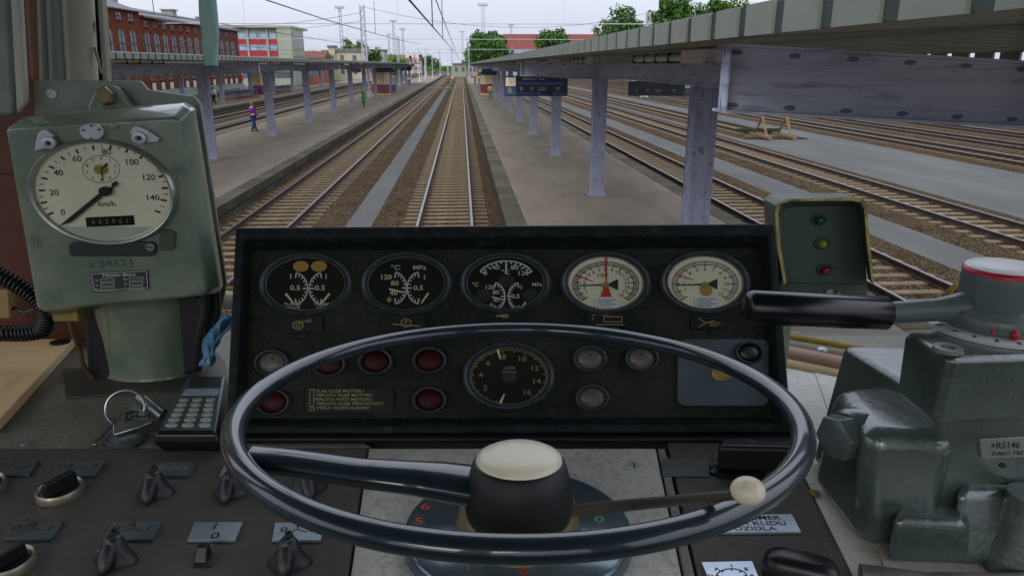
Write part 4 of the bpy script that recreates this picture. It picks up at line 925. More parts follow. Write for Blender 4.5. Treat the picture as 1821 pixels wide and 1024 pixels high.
def wing_knob(x, y, s, rot=0, base=.004):
    """pointer knob: skirt with two ears, tall rounded finger bar and a boss with a screw hole"""
    c = PD.at(x, y, base); k = PD.sc(x, y, base)[0] * s
    M = PD.M @ Matrix.Translation((c[0], c[1], base)) @ Matrix.Rotation(rot, 4, 'Z')
    g = G(M); n = 40; R = []
    for z, a, b, ear in ((0, 31, 22, .12), (3, 31, 22, .12), (8, 27, 20, .08), (18, 22, 18, .03), (30, 18, 16, 0), (39, 14, 13, 0), (44, 9, 9, 0)):
        ring = []
        for i in range(n):
            q = 2 * math.pi * i / n; e = 1 + ear * abs(math.cos(q)) ** 4; ring.append((a * k * e * math.cos(q), b * k * math.sin(q), z * k))
        R.append(ring)
    g.loft(R)
    kn = g.out('rotary_knob', m_knob, desk, smooth=50)
    g = G(M)   # finger bar towards the driver
    R = []
    for yy, hw, z0, z1 in ((16, 5, 4, 36), (6, 10, 2, 46), (-8, 12.5, 1, 43), (-22, 12.5, 0, 32), (-33, 10, 0, 18), (-38, 4, 0, 9)):
        R.append([(hw * k * math.cos(a), yy * k, (z0 + (z1 - z0) * (.5 + .5 * math.sin(a))) * k) for a in [2 * math.pi * i / 16 for i in range(16)]])
    g.loft(R); g.out('finger_bar', m_knob, kn, smooth=60)
    g = G(M); g.lathe([(7, 42), (6.2, 49), (4.2, 49.5), (3.8, 45)], (0, 8 * k, 0), k, k, 20, cap0=False) if False else g.lathe([(7 * k, 40 * k), (6.2 * k, 49 * k), (4.2 * k, 49.5 * k), (3.6 * k, 45 * k)], (0, 7 * k, 0), 1, 1, 20, cap0=False)
    g.out('boss', m_knob, kn, smooth=50)
wing_knob(277, 877, 1.0); wing_knob(412, 877, .95); wing_knob(547, 870, 1.05, .4); wing_knob(207, 996, 1.15, -.1); wing_knob(516, 1000, 1.15)
def ring_knob(x, y, rx, ry):
    o = rring(PD, x, y, [(rx, ry, .0042), (rx, ry, .010), (rx * .93, ry * .93, .0125), (rx * .84, ry * .84, .011), (rx * .8, ry * .8, .008)], 40, False).out('knob_ring', mat('ring_steel', '#8c8672', '#a29c86', scale=20, rough=.35, metal=.7), desk, smooth=50)
    rring(PD, x, y - 2, [(rx * .82, ry * .82, .006), (rx * .8, ry * .8, .010), (rx * .72, ry * .72, .011)], 40, True).out('knob_disc', m_dark2, o, smooth=50)
    c = PD.at(x, y - 2, .011); k = PD.sc(x, y, .011)[0]; M = PD.M @ Matrix.Translation((c[0], c[1], .0112)) @ Matrix.Rotation(rad(-28), 4, 'Z')
    g = G(M); g.loft([[(-9 * k, -28 * k, 0), (9 * k, -28 * k, 0), (9 * k, 30 * k, 0), (-9 * k, 30 * k, 0)], [(-7 * k, -25 * k, 22 * k), (7 * k, -25 * k, 22 * k), (7 * k, 28 * k, 26 * k), (-7 * k, 28 * k, 26 * k)]])
    g.out('knob_bar', m_dark2, o, bevel=.001)
ring_knob(107, 872, 38, 19); ring_knob(16, 1000, 42, 24); ring_knob(-34, 866, 38, 19)
g = slab(PD, rrect(345, 378, 978, 1006, 3), .0042, .0055); o = g.out('rocker_bezel', m_rubber, desk)
c = PD.at(361, 993, .005); k = PD.sc(361, 993)[0]; g = G(PD.M @ Matrix.Translation((c[0], c[1], .0056))); g.loft([[(-11 * k, -14 * k, 0), (11 * k, -14 * k, 0), (11 * k, 14 * k, 0), (-11 * k, 14 * k, 0)], [(-9 * k, 2 * k, 22 * k), (9 * k, 2 * k, 22 * k), (9 * k, 12 * k, 24 * k), (-9 * k, 12 * k, 24 * k)]]); g.out('rocker', m_dark2, o, bevel=.001)
# large black handle knob on the right panel
o = rring(PD, 1312, 832, [(50, 13, .0025), (50, 13, .006), (44, 11, .008)], 40, True).out('rotary_handle', m_dark2, desk, smooth=40)
c = PD.at(1335, 834, .008); k = PD.sc(1335, 834)[0]; g = G(PD.M @ Matrix.Translation((c[0], c[1], .008)))
g.prism([(-62 * k, -8 * k), (70 * k, -14 * k), (74 * k, 18 * k), (-50 * k, 26 * k)], 0, .030); g.out('grip_block', m_dark2, o, bevel=.005, seg=3)
g = G(PD.M @ Matrix.Translation((c[0], c[1], .0385))); g.lathe([(.0045, 0), (.003, .0003)], (0, .006, 0), seg=16); g.out('screw_hole', m_ink, o)
# glossy black cap knob at the bottom
c = PD.at(1420, 1010, .01); k = PD.sc(1420, 1010)[0]; g = G(PD.M @ Matrix.Translation((c[0], c[1] - .004, .002)) @ Matrix.Rotation(rad(-22), 4, 'Z'))
g.loft([[(a * 62 * k * math.copysign(abs(math.cos(q)) ** .6, math.cos(q)), b * 30 * k * math.copysign(abs(math.sin(q)) ** .7, math.sin(q)), z) for q in [2 * math.pi * i / 40 for i in range(40)]] for z, a, b in ((0, 1, 1), (.008, 1.02, 1.03), (.016, .98, .95), (.021, .85, .75), (.023, .5, .4))])
g.out('cap_knob', m_dark2, desk, smooth=60)

# ---- instrument console
con = thing('instrument_console', 'black crackle-painted instrument console with six gauges and rows of round lamps', 'instrument panel', T(_b))
OUT = [(400, 772), (418, 404), (1378, 397), (1410, 770)]; IN = [(437, 744), (446, 446), (1352, 442), (1372, 742)]
g = G(PF.M); wf = .022
Po, Pi = pts(PF, OUT, wf), pts(PF, IN, 0)
Pl_ = pts(PF, [(418, 758), (432, 424), (1366, 418), (1392, 756)], wf)
g.loft([[(*p, -.10) for p in Po], [(*p, wf - .003) for p in Po], [(Po[i][0] * .996, Po[i][1] * .996 + .0005, wf) for i in range(4)], [(*p, wf) for p in Pl_], [(*p, 0) for p in Pi]], cap=False)
g.out('housing_frame', m_consedge, con, bevel=.004, seg=3, recalc=False)
g = G(PF.M); p = pts(PF, IN, 0); g.prism(p, -.004, .0003); g.out('face_plate', m_crackle, con)
g = G(PF.M); p = pts(PF, OUT, wf); g.prism([(q[0] * .985, q[1] * .985) for q in p], -.105, -.1005); g.out('back_cover', m_consedge, con)
# dark plinth under the console with ribs
r0 = _b; g = G(CAB); z0 = -.419
x0, x1 = PF.at(404, 770)[0], PF.at(1402, 768)[0]; yb = _b.y
g.box(x0, x1, yb - .002, yb + .10, z0, _b.z - .004); g.box(x0, x1 - .0, yb - .030, yb - .0021, z0, z0 + .006); g.box(x0 + .002, x1 - .002, yb - .016, yb - .0021, z0 + .0061, z0 + .011)
g.out('plinth', m_dark2, con, bevel=.0015)

def bezel(x, y, rx, ry, name, face, label=None, deep=True):
    prof = [(rx * 1.13, ry * 1.15, .0005), (rx * 1.12, ry * 1.14, .004), (rx * 1.07, ry * 1.08, .0075), (rx * 1.01, ry * 1.01, .006), (rx * .97, ry * .965, .0015)]
    o = rring(PF, x, y, prof).out(name, mat('bezel_grey', '#272e30', '#353d3f', scale=40, rough=.45, wear='#4a5254', wscale=120, wpos=(.5, .7)), con, smooth=50)
    if label: o['label'] = label
    disc(PF, x, y, rx * .975, ry * .97, .0004, .0012).out('dial', face, o)
    rring(PF, x, y, [(rx * .965, ry * .96, .0014), (rx * .955, ry * .95, .0035), (rx * .93, ry * .925, .0035), (rx * .92, ry * .915, .0014)]).out('inner_ring', mat('inner_ring', '#3f4646', '#555c5b', scale=30, rough=.4), o, smooth=50)
    disc(PF, x, y, rx * .95, ry * .945, .0058, .0060).out('glass', g_gl, o)
    return o
WD = .0016
def sidearc(g, x, y, rx, ry, s, big=3):
    a0, a1 = (-76, 76) if s > 0 else (104, 256)
    parc(g, PF, x, y, rx, ry, a0, a1, 2.2, WD)
    for k in range(11):
        a = a0 + (a1 - a0) * k / 10; ptick(g, PF, x, y, rx, ry, .80 if k % 5 else .66, 1, a, 2 if k % 5 else 2.6, WD)
# gauge 1: twin turbo pressure
o = bezel(544, 505, 75, 50, 'gauge', m_dial, 'black twin gauge marked TURBO with two yellow stickers')
g = G(PF.M); sidearc(g, 521, 513, 26, 29, 1); sidearc(g, 576, 513, 26, 29, -1); g.out('scale', m_whitep, o, recalc=False)
g = G(PF.M)
for x, t, y in ((517, '1', 492), (525, '0.5', 512), (580, '1', 492), (569, '0.5', 512)): ptext(g, PF, t, x, y, 9, WD, 1.2)
g.out('numerals', m_lume, o, recalc=False)
g = G(PF.M)
for x, t, y in ((520, 'TURBO', 541), (520, 'PRAVÉ', 547), (573, 'TURBO', 541), (573, 'LEVÉ', 547)): ptext(g, PF, t, x, y, 4.4, WD, 1.5)
g.out('lettering', m_whitep, o, recalc=False)
for x0_, y0_, x1_, y1_ in ((508, 522, 522, 539), (586, 522, 572, 539)):
    g = G(PF.M); pline(g, PF, x0_, y0_, x1_, y1_, 4.5, .0028, 2.5); g.out('needle', m_lume, o)
for x in (535, 567): disc(PF, x, 473.5, 14, 9.5, .0016, .0022).out('sticker', mat('sticker_ochre', '#9c7c3e', '#ad8d4e', scale=30, rough=.8), o)
# gauge 2
o = bezel(723, 504, 73, 50, 'gauge', m_dial, 'black twin gauge marked °C and MPa')
g = G(PF.M); sidearc(g, 698, 512, 25, 29, 1); sidearc(g, 749, 512, 25, 29, -1)
ptext(g, PF, '°C', 703, 476, 8, WD, 1.4); ptext(g, PF, 'MPa', 746, 476, 7.5, WD, 1.3); g.out('scale', m_whitep, o, recalc=False)
g = G(PF.M)
for x, t, y in ((686, '120', 493), (702, '80', 504), (700, '40', 521), (692, '0', 533), (755, '1', 493), (744, '0,5', 512)): ptext(g, PF, t, x, y, 8, WD, 1.25)
g.out('numerals', m_lume, o, recalc=False)
for x0_, y0_, x1_, y1_ in ((692, 514, 719, 520), (762, 521, 749, 539)):
    g = G(PF.M); pline(g, PF, x0_, y0_, x1_, y1_, 3.4, .0028, 2.4); g.out('needle', m_lume, o)
# gauge 3
o = bezel(899, 503, 73, 49, 'gauge', m_dial, 'black triple gauge with a white needle pointing straight up')
g = G(PF.M); parc(g, PF, 900, 493, 49, 29, 20, 160, 2.4, WD)
for k in range(13): ptick(g, PF, 900, 493, 49, 29, .84 if k % 2 else .74, 1, 20 + 140 * k / 12, 2.4, WD)
sidearc(g, 876, 527, 22, 25, 1); sidearc(g, 926, 527, 22, 25, -1)
for x, t, y in ((863, '0', 486), (882, '40', 476), (915, '80', 476), (930, '120', 486), (899, '°C', 484), (846, '507', 508)):
    if t != '507': ptext(g, PF, t, x, y, 7.5, WD, 1.3)
for x, t, y, h in ((845, '°C', 506, 6.5), (955, 'MPa', 506, 6), (871, '120', 511, 7), (882, '80', 520, 7), (882, '40', 534, 6), (874, '0', 543, 7), (927, '1', 511, 7), (917, '0,5', 527, 7)): ptext(g, PF, t, x, y, h, WD, 1.25)
g.out('scale', m_whitep, o, recalc=False)
g = G(PF.M); pline(g, PF, 900, 487, 900, 464, 3.6, .003, 3); g.out('needle', m_whitep, o)
for x0_, y0_, x1_, y1_ in ((875, 528, 895, 533), (935, 537, 926, 549)):
    g = G(PF.M); pline(g, PF, x0_, y0_, x1_, y1_, 3, .0028, 2); g.out('needle', m_lume, o)
for x, y, r in ((901, 499, 15), (860, 525, 14), (943, 524, 14)): disc(PF, x, y, r, r * .72, .0017, .0026).out('needle_cover', m_ink, o)
# gauge 4 and 5: brake pressure
m_stick = mat('sticker_white', '#c9cdd0', '#d6dadc', rough=.7)
def airgauge(cx, cy, n, label, red_up):
    o = bezel(cx, cy, 72, 50, 'gauge', m_dialc, label); rx, ry = 64, 44
    g = G(PF.M); parc(g, PF, cx, cy + 3, rx * .92, ry * .92, -45, 225, 1, WD, 40); parc(g, PF, cx, cy + 3, rx * .78, ry * .78, -45, 225, 1, WD, 40)
    for k in range(n * 5 + 1): ptick(g, PF, cx, cy + 3, rx, ry, .78 if k % 5 else .70, .92, 225 - 270 * k / (n * 5), 1.1 if k % 5 else 1.8, WD)
    for k in range(1, n + 1):
        a = rad(225 - 270 * k / n); ptext(g, PF, str(k), cx + rx * .60 * math.cos(a), cy + 3 - ry * .60 * math.sin(a), 6, WD, 1.2)
    if red_up: ptext(g, PF, 'CSN', cx - 6, cy - 13, 6, WD, 1.2)
    g.out('scale', m_ink, o, recalc=False)
    g = G(PF.M)
    if red_up: pline(g, PF, cx + 1, cy - 48, cx + 1, cy + 0, 4, .0030, 3); g.f([g.v(*PF.at(x, y, .0030), .0030) for x, y in ((cx - 9, cy + 25), (cx + 11, cy + 25), (cx + 4, cy + 4), (cx - 2, cy + 4))])
    else: pline(g, PF, cx - 52, cy - 16, cx - 20, cy - 4, 2.6, .0026, 1.2)
    g.out('red_hand', m_redp2, o)
    if red_up: g = G(PF.M); pline(g, PF, cx - 52, cy - 14, cx - 22, cy - 2, 2.5, .0024, 1.5); g.out('red_hand', m_redp2, o)
    g = G(PF.M); pline(g, PF, cx + 8, cy + 3, cx - 50, cy + 5, 3.6, .0034, 1.6); g.f([g.v(*PF.at(x, y, .0034), .0034) for x, y in ((cx + 2, cy + 3), (cx + 22, cy - 7), (cx + 22, cy + 13))]); g.out('needle', m_ink, o)
    disc(PF, cx, cy + 4, 7, 5, .0036, .0046).out('needle_hub', m_brass, o)
    if not red_up: disc(PF, cx + 2, cy + 15, 11, 9, .0020, .0025).out('sticker', MATS['sticker_ochre'], o)
    g = slab(PF, [(cx - 18, cy + 26), (cx + 23, cy + 26), (cx + 23, cy + 45), (cx - 18, cy + 45)], .0024, .0031); st = g.out('sticker', m_stick, o)
    g = G(PF.M)
    for k in range(4): pline(g, PF, cx - 15, cy + 30 + k * 4, cx + 19 - (k % 2) * 8, cy + 30 + k * 4, 1.2, .0034)
    g.out('sticker_print', m_ink, st)
airgauge(1077, 503, 16, 'cream pressure gauge with a red hand pointing straight up', True)
airgauge(1254, 502, 12, 'cream pressure gauge at the right end with a yellow dot', False)
# gauge 6: revolutions
o = bezel(905, 668, 74, 54, 'gauge', m_dial, 'large dark revolution counter with gold numerals'); 
g = G(PF.M)
for k in range(81): ptick(g, PF, 905, 670, 70, 50, .93 if k % 5 else .88, 1, 250 - 300 * k / 80, 1.6, WD)
for k in range(0, 9):
    a = rad(250 - 300 * k / 8)
    if k: ptext(g, PF, str(k * 2), 905 + 50 * math.cos(a), 670 - 36 * math.sin(a), 9, WD, 1.3)
ptext(g, PF, 'x100', 906, 654, 5.5, WD, 1.3); ptext(g, PF, 'ot/min', 906, 661, 5.5, WD, 1.3); g.out('scale', m_gold, o, recalc=False)
g = G(PF.M); pline(g, PF, 885, 621, 890, 638, 5, .0028, 3); pline(g, PF, 897, 700, 889, 718, 2, .0028, 5); g.out('needle', m_lume, o)
disc(PF, 906, 671, 14, 9, .0017, .0026).out('needle_cover', m_ink, o)
# round lamps
def lamp(x, y, rx, ry, m, parent=con, w=0, label=None):
    o = rring(PF, x, y, [(rx, ry, w + .0004), (rx, ry, w + .007), (rx * .94, ry * .94, w + .009), (rx * .86, ry * .85, w + .0085), (rx * .8, ry * .78, w + .003)], 36).out('indicator_lamp', mat('lamp_ring', '#262c2e', '#343b3d', scale=40, rough=.5), parent, smooth=50)
    if label: o['label'] = label
    c = PF.at(x, y, w + .003); sx, sy = PF.sc(x, y); g = G(PF.M); g.lathe([(1, w + .0008), (.95, w + .003), (.7, w + .0048), (.35, w + .0056)], (c[0], c[1], 0), rx * .82 * sx, ry * .82 * sy, 28); g.out('lens', m, o, smooth=60)
    return o
for x, y, m in ((484, 645, m_grey_lens), (585, 647, m_red_lens), (668, 643, m_red_lens), (764, 641, m_red_lens), (486, 715, m_red_lens), (764, 711, m_red_lens), (1049, 638, m_grey_lens), (1141, 637, m_grey_lens), (1053, 707, m_grey_lens)):
    l = lamp(x, y, 31, 24, m)
    if m is m_grey_lens:
        g = G(PF.M); ex = .0062
        for k in range(4): pline(g, PF, x - 15, y - 2 + k * 4, x + 15, y - 2 + k * 4, .8, ex)
        g.f([g.v(*PF.at(a, b, ex), ex) for a, b in ((x - 5, y - 9), (x + 5, y - 9), (x, y - 4))]); g.out('lens_mark', m_ink, l)
# pictogram plates
def pict(x0, x1, y0, y1, draw):
    o = slab(PF, [(x0, y1), (x0, y0), (x1, y0), (x1, y1)], .0004, .0036).out('label_plate', m_label, con, bevel=.0005)
    g = G(PF.M); draw(g, .0039); g.out('pictogram', m_gold, o, recalc=False)
def d1(g, w): parc(g, PF, 530, 578, 9, 7, 0, 360, 1.8, w, 16); parc(g, PF, 530, 578, 4, 3, 0, 360, 1.4, w, 10); pline(g, PF, 530, 574, 549, 570, 1.8, w); parc(g, PF, 550, 570, 3, 2.2, 0, 360, 1.4, w, 8)
def d2(g, w): parc(g, PF, 722, 574, 9, 7, 0, 360, 1.6, w, 16); pline(g, PF, 698, 576, 748, 580, 1.8, w); ptext(g, PF, 'P', 722, 573, 6, w)
def d3(g, w): pline(g, PF, 882, 562, 904, 560, 3, w); pline(g, PF, 893, 564, 904, 564, 2, w)
def d4(g, w):
    for a in ((1053, 560, 1060, 560), (1070, 560, 1085, 560), (1074, 563, 1106, 563), (1106, 563, 1106, 572), (1074, 572, 1106, 572), (1074, 563, 1074, 572), (1060, 577, 1110, 577)): pline(g, PF, *a, 1.4, w)
    ptext(g, PF, '1', 1054, 566, 6, w); ptext(g, PF, '3', 1085, 558, 4, w)
def d5(g, w):
    for a in ((1243, 566, 1255, 574), (1255, 574, 1243, 581), (1255, 574, 1272, 570), (1262, 574, 1282, 574), (1262, 578, 1278, 578)): pline(g, PF, *a, 1.4, w)
pict(498, 574, 562, 591, d1); pict(678, 757, 560, 589, d2); pict(864, 936, 557, 582, d3); pict(1043, 1117, 555, 581, d4); pict(1229, 1292, 559, 585, d5)
screw(PF, 536, 598, 8, 5, .0005, con, m_consedge); screw(PF, 1267, 592, 8, 5, .0005, con, m_consedge)
o = slab(PF, [(543, 733), (543, 689), (700, 689), (700, 733)], .0004, .0032).out('legend_plate', m_label, con, bevel=.0005)
g = G(PF.M)
for k, t in enumerate(('TLAK OLEJE MOTORU', 'TEPLOTA OLEJE MOTORU', 'TEPLOTA VODY MOTORU', 'TEPLOTA OLEJE PŘEVODOVKY', 'VÝŠKA VODNÍ HLADINY')): ptext(g, PF, t, 568 + [36, 44, 42, 54, 42][k], 695 + k * 7.5, 5, .0035, 1.25)
for a in ((551, 692, 551, 722), (558, 692, 558, 722), (551, 692, 558, 692), (551, 722, 558, 722)): pline(g, PF, *a, 1, .0035)
parc(g, PF, 555, 727, 4, 3, 0, 360, 1, .0035, 10); g.out('lettering', m_gold, o, recalc=False)
# blue-grey blanking plate with key switch
o = slab(PF, rrect(1205, 1368, 602, 722, 14), .0004, .005).out('blanking_plate', mat('plate_bluegrey', '#2c3a40', '#3a4a50', scale=12, rough=.5, wear='#4d5c60', wscale=30), con, bevel=.0015)
l = lamp(1332, 627, 26, 20, m_dark2, o, .005)
rring(PF, 1284, 664, [(20, 14, .005), (19, 13, .007), (15, 10, .0075), (12, 8, .006)], 30, True).out('key_switch', m_brass, o, smooth=50)

# ---- steering-wheel style controller
wc = Vector((.0044, .5456, -.264)); tl = rad(-5)
WM = CAB @ Matrix.Translation(wc) @ Matrix.Rotation(tl, 4, 'X')
wh = thing('hand_wheel', 'large black single-spoke controller hand wheel with ivory hub cap', 'steering wheel', WM @ Vector((0, 0, -.1)))
g = G(WM); R = []; R0 = .22
for i in range(121):
    a = 2 * math.pi * i / 120
    R.append([((R0 + .0088 * math.cos(b)) * math.cos(a), (R0 + .0088 * math.cos(b)) * math.sin(a), .0080 * math.sin(b)) for b in [2 * math.pi * k / 18 for k in range(18)]])
g.loft(R, cap=False); bmesh.ops.remove_doubles(g.bm, verts=g.bm.verts, dist=1e-5); g.out('rim', m_rim, wh, smooth=80)
PW = Plane(wc, Matrix.Rotation(tl, 3, 'X') @ Vector((0, 0, 1)))
hc = PW.at(923, 822, .010)
def wl(x, y, w): a = PW.at(x, y, w); return (a[0], a[1], w)
# spoke: loft of rounded sections from the rim to the hub
A0 = wl(448, 815, -.002); A1 = wl(640, 840, .0); A2 = wl(790, 856, -.004); A3 = wl(905, 872, -.014)
g = G(WM); R = []
for c, hw, ht in ((A0, .016, .008), (wl(520, 822, -.001), .0135, .008), (A1, .0135, .0085), (wl(740, 850, .001), .0155, .0095), (A2, .018, .011), (A3, .022, .012)):
    R.append([(c[0], c[1] + hw * math.cos(q), c[2] + ht * math.sin(q)) for q in [2 * math.pi * k / 18 for k in range(18)]])
g.loft(R); g.out('spoke', m_rim, wh, smooth=70)
s_ = PW.sc(923, 830)[0]
g = G(WM); g.lathe([(66 * s_, -.034), (80 * s_, -.031), (91 * s_, -.026), (95 * s_, -.018), (94 * s_, -.010), (88 * s_, .000), (80 * s_, .010), (75 * s_, .0115)], (hc[0], hc[1], 0), 1, 1, 48); g.out('hub', m_rubber, wh, smooth=60)
g = G(WM); g.lathe([(74 * s_, .0116), (73 * s_, .0135), (64 * s_, .0155), (44 * s_, .017), (20 * s_, .0178)], (hc[0], hc[1], 0), 1, 1, 48); g.out('hub_cap', m_ivory, wh, smooth=60)
# controller base with lever
base = thing('controller_base', 'round graduated controller disc with brass cone and red and green numbers under the hand wheel', 'controller', T(dk(921, 935)))
c = PD.at(921, 932, .016); sx = PD.sc(921, 932)[0]; ry = .122; rx = 196 * sx
g = G(PD.M); g.lathe([(1.0, .0015), (1.0, .010), (.985, .014), (.96, .016)], (c[0], c[1], 0), rx, rx * .93, 64); g.out('graduated_disc', mat('disc_steel', '#56666d', '#6d7d84', scale=7, rough=.14, metal=.6), base, smooth=40)
g = G(PD.M); g.lathe([(106 * sx, .0165), (101 * sx, .030), (93 * sx, .048), (84 * sx, .060)], (c[0], c[1] - .004, 0), 1, 1, 48); g.out('brass_cone', mat('cone_brass', '#6f6448', '#8d8160', scale=14, rough=.45, metal=.3, wear='#5d4428', wscale=22, wpos=(.5, .75)), base, smooth=50)
g = G(PD.M); g.lathe([(60 * sx, .060), (56 * sx, .072)], (c[0], c[1] + .004, 0), 1, 1, 32); g.out('shaft', m_dark2, base, smooth=50)
g = G(PD.M)
g.bm.free(); m_pr = mat('paint_red', '#a8321f', '#c03a26', scale=40, rough=.6)
for t, x, y in (('6', 757, 900), ('5', 745, 926), ('3', 776, 985), ('1', 834, 1007), ('0', 931, 1016)): g = G(PD.M); ptext(g, PD, t, x, y, 12, .0164, 1.3); g.out('red_number', m_pr, base, recalc=False)
g = G(PD.M); ptext(g, PD, '0', 1066, 923, 11, .0164, 1.4); c_ = PD.at(1066, 943, .0164)
g.f([g.v(*PD.at(x, y, .0164), .0164) for x, y in ((1052, 938), (1080, 938), (1080, 948), (1052, 948))]); g.out('green_mark', mat('paint_green', '#3f7a52', '#4d8a60', rough=.6), base, recalc=False)
lev = thing('reverser_lever', 'thin grey lever with ivory ball knob crossing the right side of the hand wheel', 'lever', T(dk(1020, 930, -.40)))
L0 = onplane(1000, 909, .545); L1 = onplane(1302, 880, .345); 
g = G(CAB); g.tube([L0, L0.lerp(L1, .5), L1], [.0055, .0042, .0028], 16); g.out('rod', mat('lever_steel', '#4b453c', '#5d564b', scale=20, rough=.4, metal=.3), lev, smooth=60)
g = G(CAB); q = onplane(1330, 872, .34); g.ball(q, .0093, .0090, .0073, 28, 18); g.out('ball_knob', m_ivory, lev, smooth=60)

# ---- speedometer on its stand
Y1, Y2 = .86, .925
def Q(x, y, Y): return tuple(onplane(x, y, Y))
sp = thing('speedometer', 'grey-green speedometer box with big cream km/h dial on a drum stand', 'speedometer', T(dk(240, 690)))
FA = [(64, 547), (8, 232), (16, 226), (308, 209), (318, 214), (366, 518), (360, 526), (76, 552)]
FB = [(84, 556), (36, 214), (44, 208), (326, 188), (340, 194), (390, 512), (384, 522), (96, 560)]
FC = [(84, 560), (90, 200), (98, 196), (330, 182), (348, 190), (398, 508), (390, 520), (96, 566)]
g = G(CAB); g.loft([[Q(x, y, Y1) for x, y in FA], [Q(x, y, Y1 + .022) for x, y in FB], [Q(x, y, Y2) for x, y in FC]])
g.out('housing', m_green, sp, bevel=.004, seg=3)
PS = Plane((0, Y1, -.2), (0, -1, 0))
# rear bracket
g = G(CAB); L = [(60, 142), (250, 145), (262, 160), (345, 172), (356, 186), (402, 505), (392, 560), (330, 560), (330, 300), (60, 300)]
g.loft([[Q(x, y, Y2 + .02) for x, y in L], [tuple(Vector(Q(x, y, Y2 + .02)) + Vector((0, .006, 0))) for x, y in L]]); g.out('mounting_bracket', m_greenl, sp, bevel=.0015)
g = G(CAB); L = [(148, 206), (155, 190), (163, 170), (173, 156), (190, 151), (208, 155), (220, 170), (232, 186), (250, 194), (250, 206)]
g.loft([[Q(x, y, Y2 + .005) for x, y in L], [tuple(Vector(Q(x, y, Y2 + .005)) + Vector((0, .008, 0))) for x, y in L]]); g.out('hanging_lug', m_green, sp, bevel=.003, seg=3)
PB = Plane((0, Y2 + .005, 0), (0, -1, 0))
g = G(PB.M); c = PB.at(191, 171); k = PB.sc(191, 171)[0]; g.lathe([(19 * k, 0), (19 * k, .0015)], (c[0], c[1], 0), 1, .9, 24); g.lathe([(16.5 * k, .0016), (16.5 * k, .009), (13 * k, .011)], (c[0], c[1], 0), 1, 1, 6, rot=.3); g.out('hex_bolt', mat('bolt_brassy', '#6e6748', '#857d5c', scale=30, rough=.45, metal=.4), sp, bevel=.0008)
PBB = Plane((0, Y2 + .02, 0), (0, -1, 0))
rring(PBB, 91, 167, [(10, 8.5, .0), (9.5, 8, .002), (7, 6, .002)], 24, True).out('bracket_rivet', m_alu, sp, smooth=40)
# dial
def sring(x, y, prof, m, name, parent, cap=False, seg=64, smooth=50): return rring(PS, x, y, prof, seg, cap).out(name, m, parent, smooth=smooth)
dx, dy, drx, dry = 184, 343, 128, 91
dl = sring(dx, dy, [(drx * 1.03, dry * 1.03, .0003), (drx * 1.02, dry * 1.02, .006), (drx * .99, dry * .99, .008), (drx * .955, dry * .955, .007), (drx * .94, dry * .94, .0015)], mat('dial_rim_metal', '#8d9088', '#a6a9a0', scale=30, rough=.3, metal=.7), 'dial_rim', sp)
disc(PS, dx, dy, drx * .95, dry * .95, .0004, .0014, 64).out('dial', mat('dial_ivory', '#e3dfbe', '#efebd0', scale=9, rough=.55, wear='#b39a5c', wscale=11, wpos=(.58, .85)), dl)
WS = .0017
g = G(PS.M)
# scale: 0 at lower left, 150 at lower right
def sang(v): return 211 - v / 150 * 239
for k in range(31):
    v = k * 5; a = sang(v)
    if v == 110: continue
    big = k % 2 == 0; ptick(g, PS, dx, dy - 3, drx * .90, dry * .90, .90 if big else .935, 1.0, a, 3.6 if big else 1.6, WS)
for t, x, y, h in (('0', 112, 378, 10), ('20', 96, 343, 10.5), ('40', 104, 308, 10.5), ('60', 137, 283, 10.5), ('80', 189, 271, 10.5), ('100', 234, 289, 10.5), ('120', 264, 316, 10.5), ('140', 271, 352, 10.5), ('km/h', 190, 363, 9.5)): ptext(g, PS, t, x, y, h, WS, 1.15)
parc(g, PS, 180, 301, 33, 24, 0, 360, 1, WS, 40)
for k in range(10): a = rad(90 - 36 * k); ptext(g, PS, str(k), 180 + 26 * math.cos(a), 301 - 19 * math.sin(a), 5, WS, 1.2)
for k in range(12): ptick(g, PS, 180, 301, 14, 10, .8, 1, k * 30, 2, WS)
g.out('scale', mat('scale_ink', '#2b2a22', rough=.6), dl, recalc=False)
g = G(PS.M); L = [(268, 291), (278, 293), (275, 286)]; g.f([g.v(*PS.at(x, y, WS), WS) for x, y in L]); g.out('red_mark', m_redp2, dl)
disc(PS, 180, 302, 12, 8, .00145, .0017).out('rust_stain', mat('stain', '#9a8444', '#a8925a', scale=60, rough=.8), dl)
g = G(PS.M); pline(g, PS, 180, 301, 191, 291, 2.5, .003, 4); pline(g, PS, 180, 301, 183, 322, 1.6, .003, 2.4); g.out('clock_hand', m_ink, dl)
g = G(PS.M); L = [(104, 403), (121, 389), (176, 344), (182, 350), (126, 395)]; g.prism(pts(PS, L, .005), .0045, .0055); L = [(190, 341), (198, 332), (199, 326), (207, 322), (210, 329), (203, 332), (196, 346)]; g.prism(pts(PS, L, .005), .0045, .0055)
g.out('needle', m_ink, dl); disc(PS, 186, 341, 11, 8.5, .0045, .0075).out('needle_hub', m_ink, dl)
g = slab(PS, [(152, 387), (237, 383), (239, 400), (154, 404)], .0015, .0024); od = g.out('odometer', m_dial, dl)
g = G(PS.M)
for k, t in enumerate('622961'): ptext(g, PS, t, 166 + k * 12, 395 - k * .4, 7, .0026, 1.1)
g.out('odometer_digits', m_gold, od, recalc=False)
g = G(PS.M); L = [(dx + drx * .94 * math.cos(rad(a)), dy - dry * .94 * math.sin(rad(a))) for a in range(-135, -44, 6)]; g.prism(pts(PS, L, .0022), .0015, .0022); g.out('white_segment', mat('segment_white', '#a9b5a4', '#b7c2b0', scale=10, rough=.5), dl)
disc(PS, dx, dy, drx * .945, dry * .945, .0078, .0080, 64).out('glass', g_gl, dl)
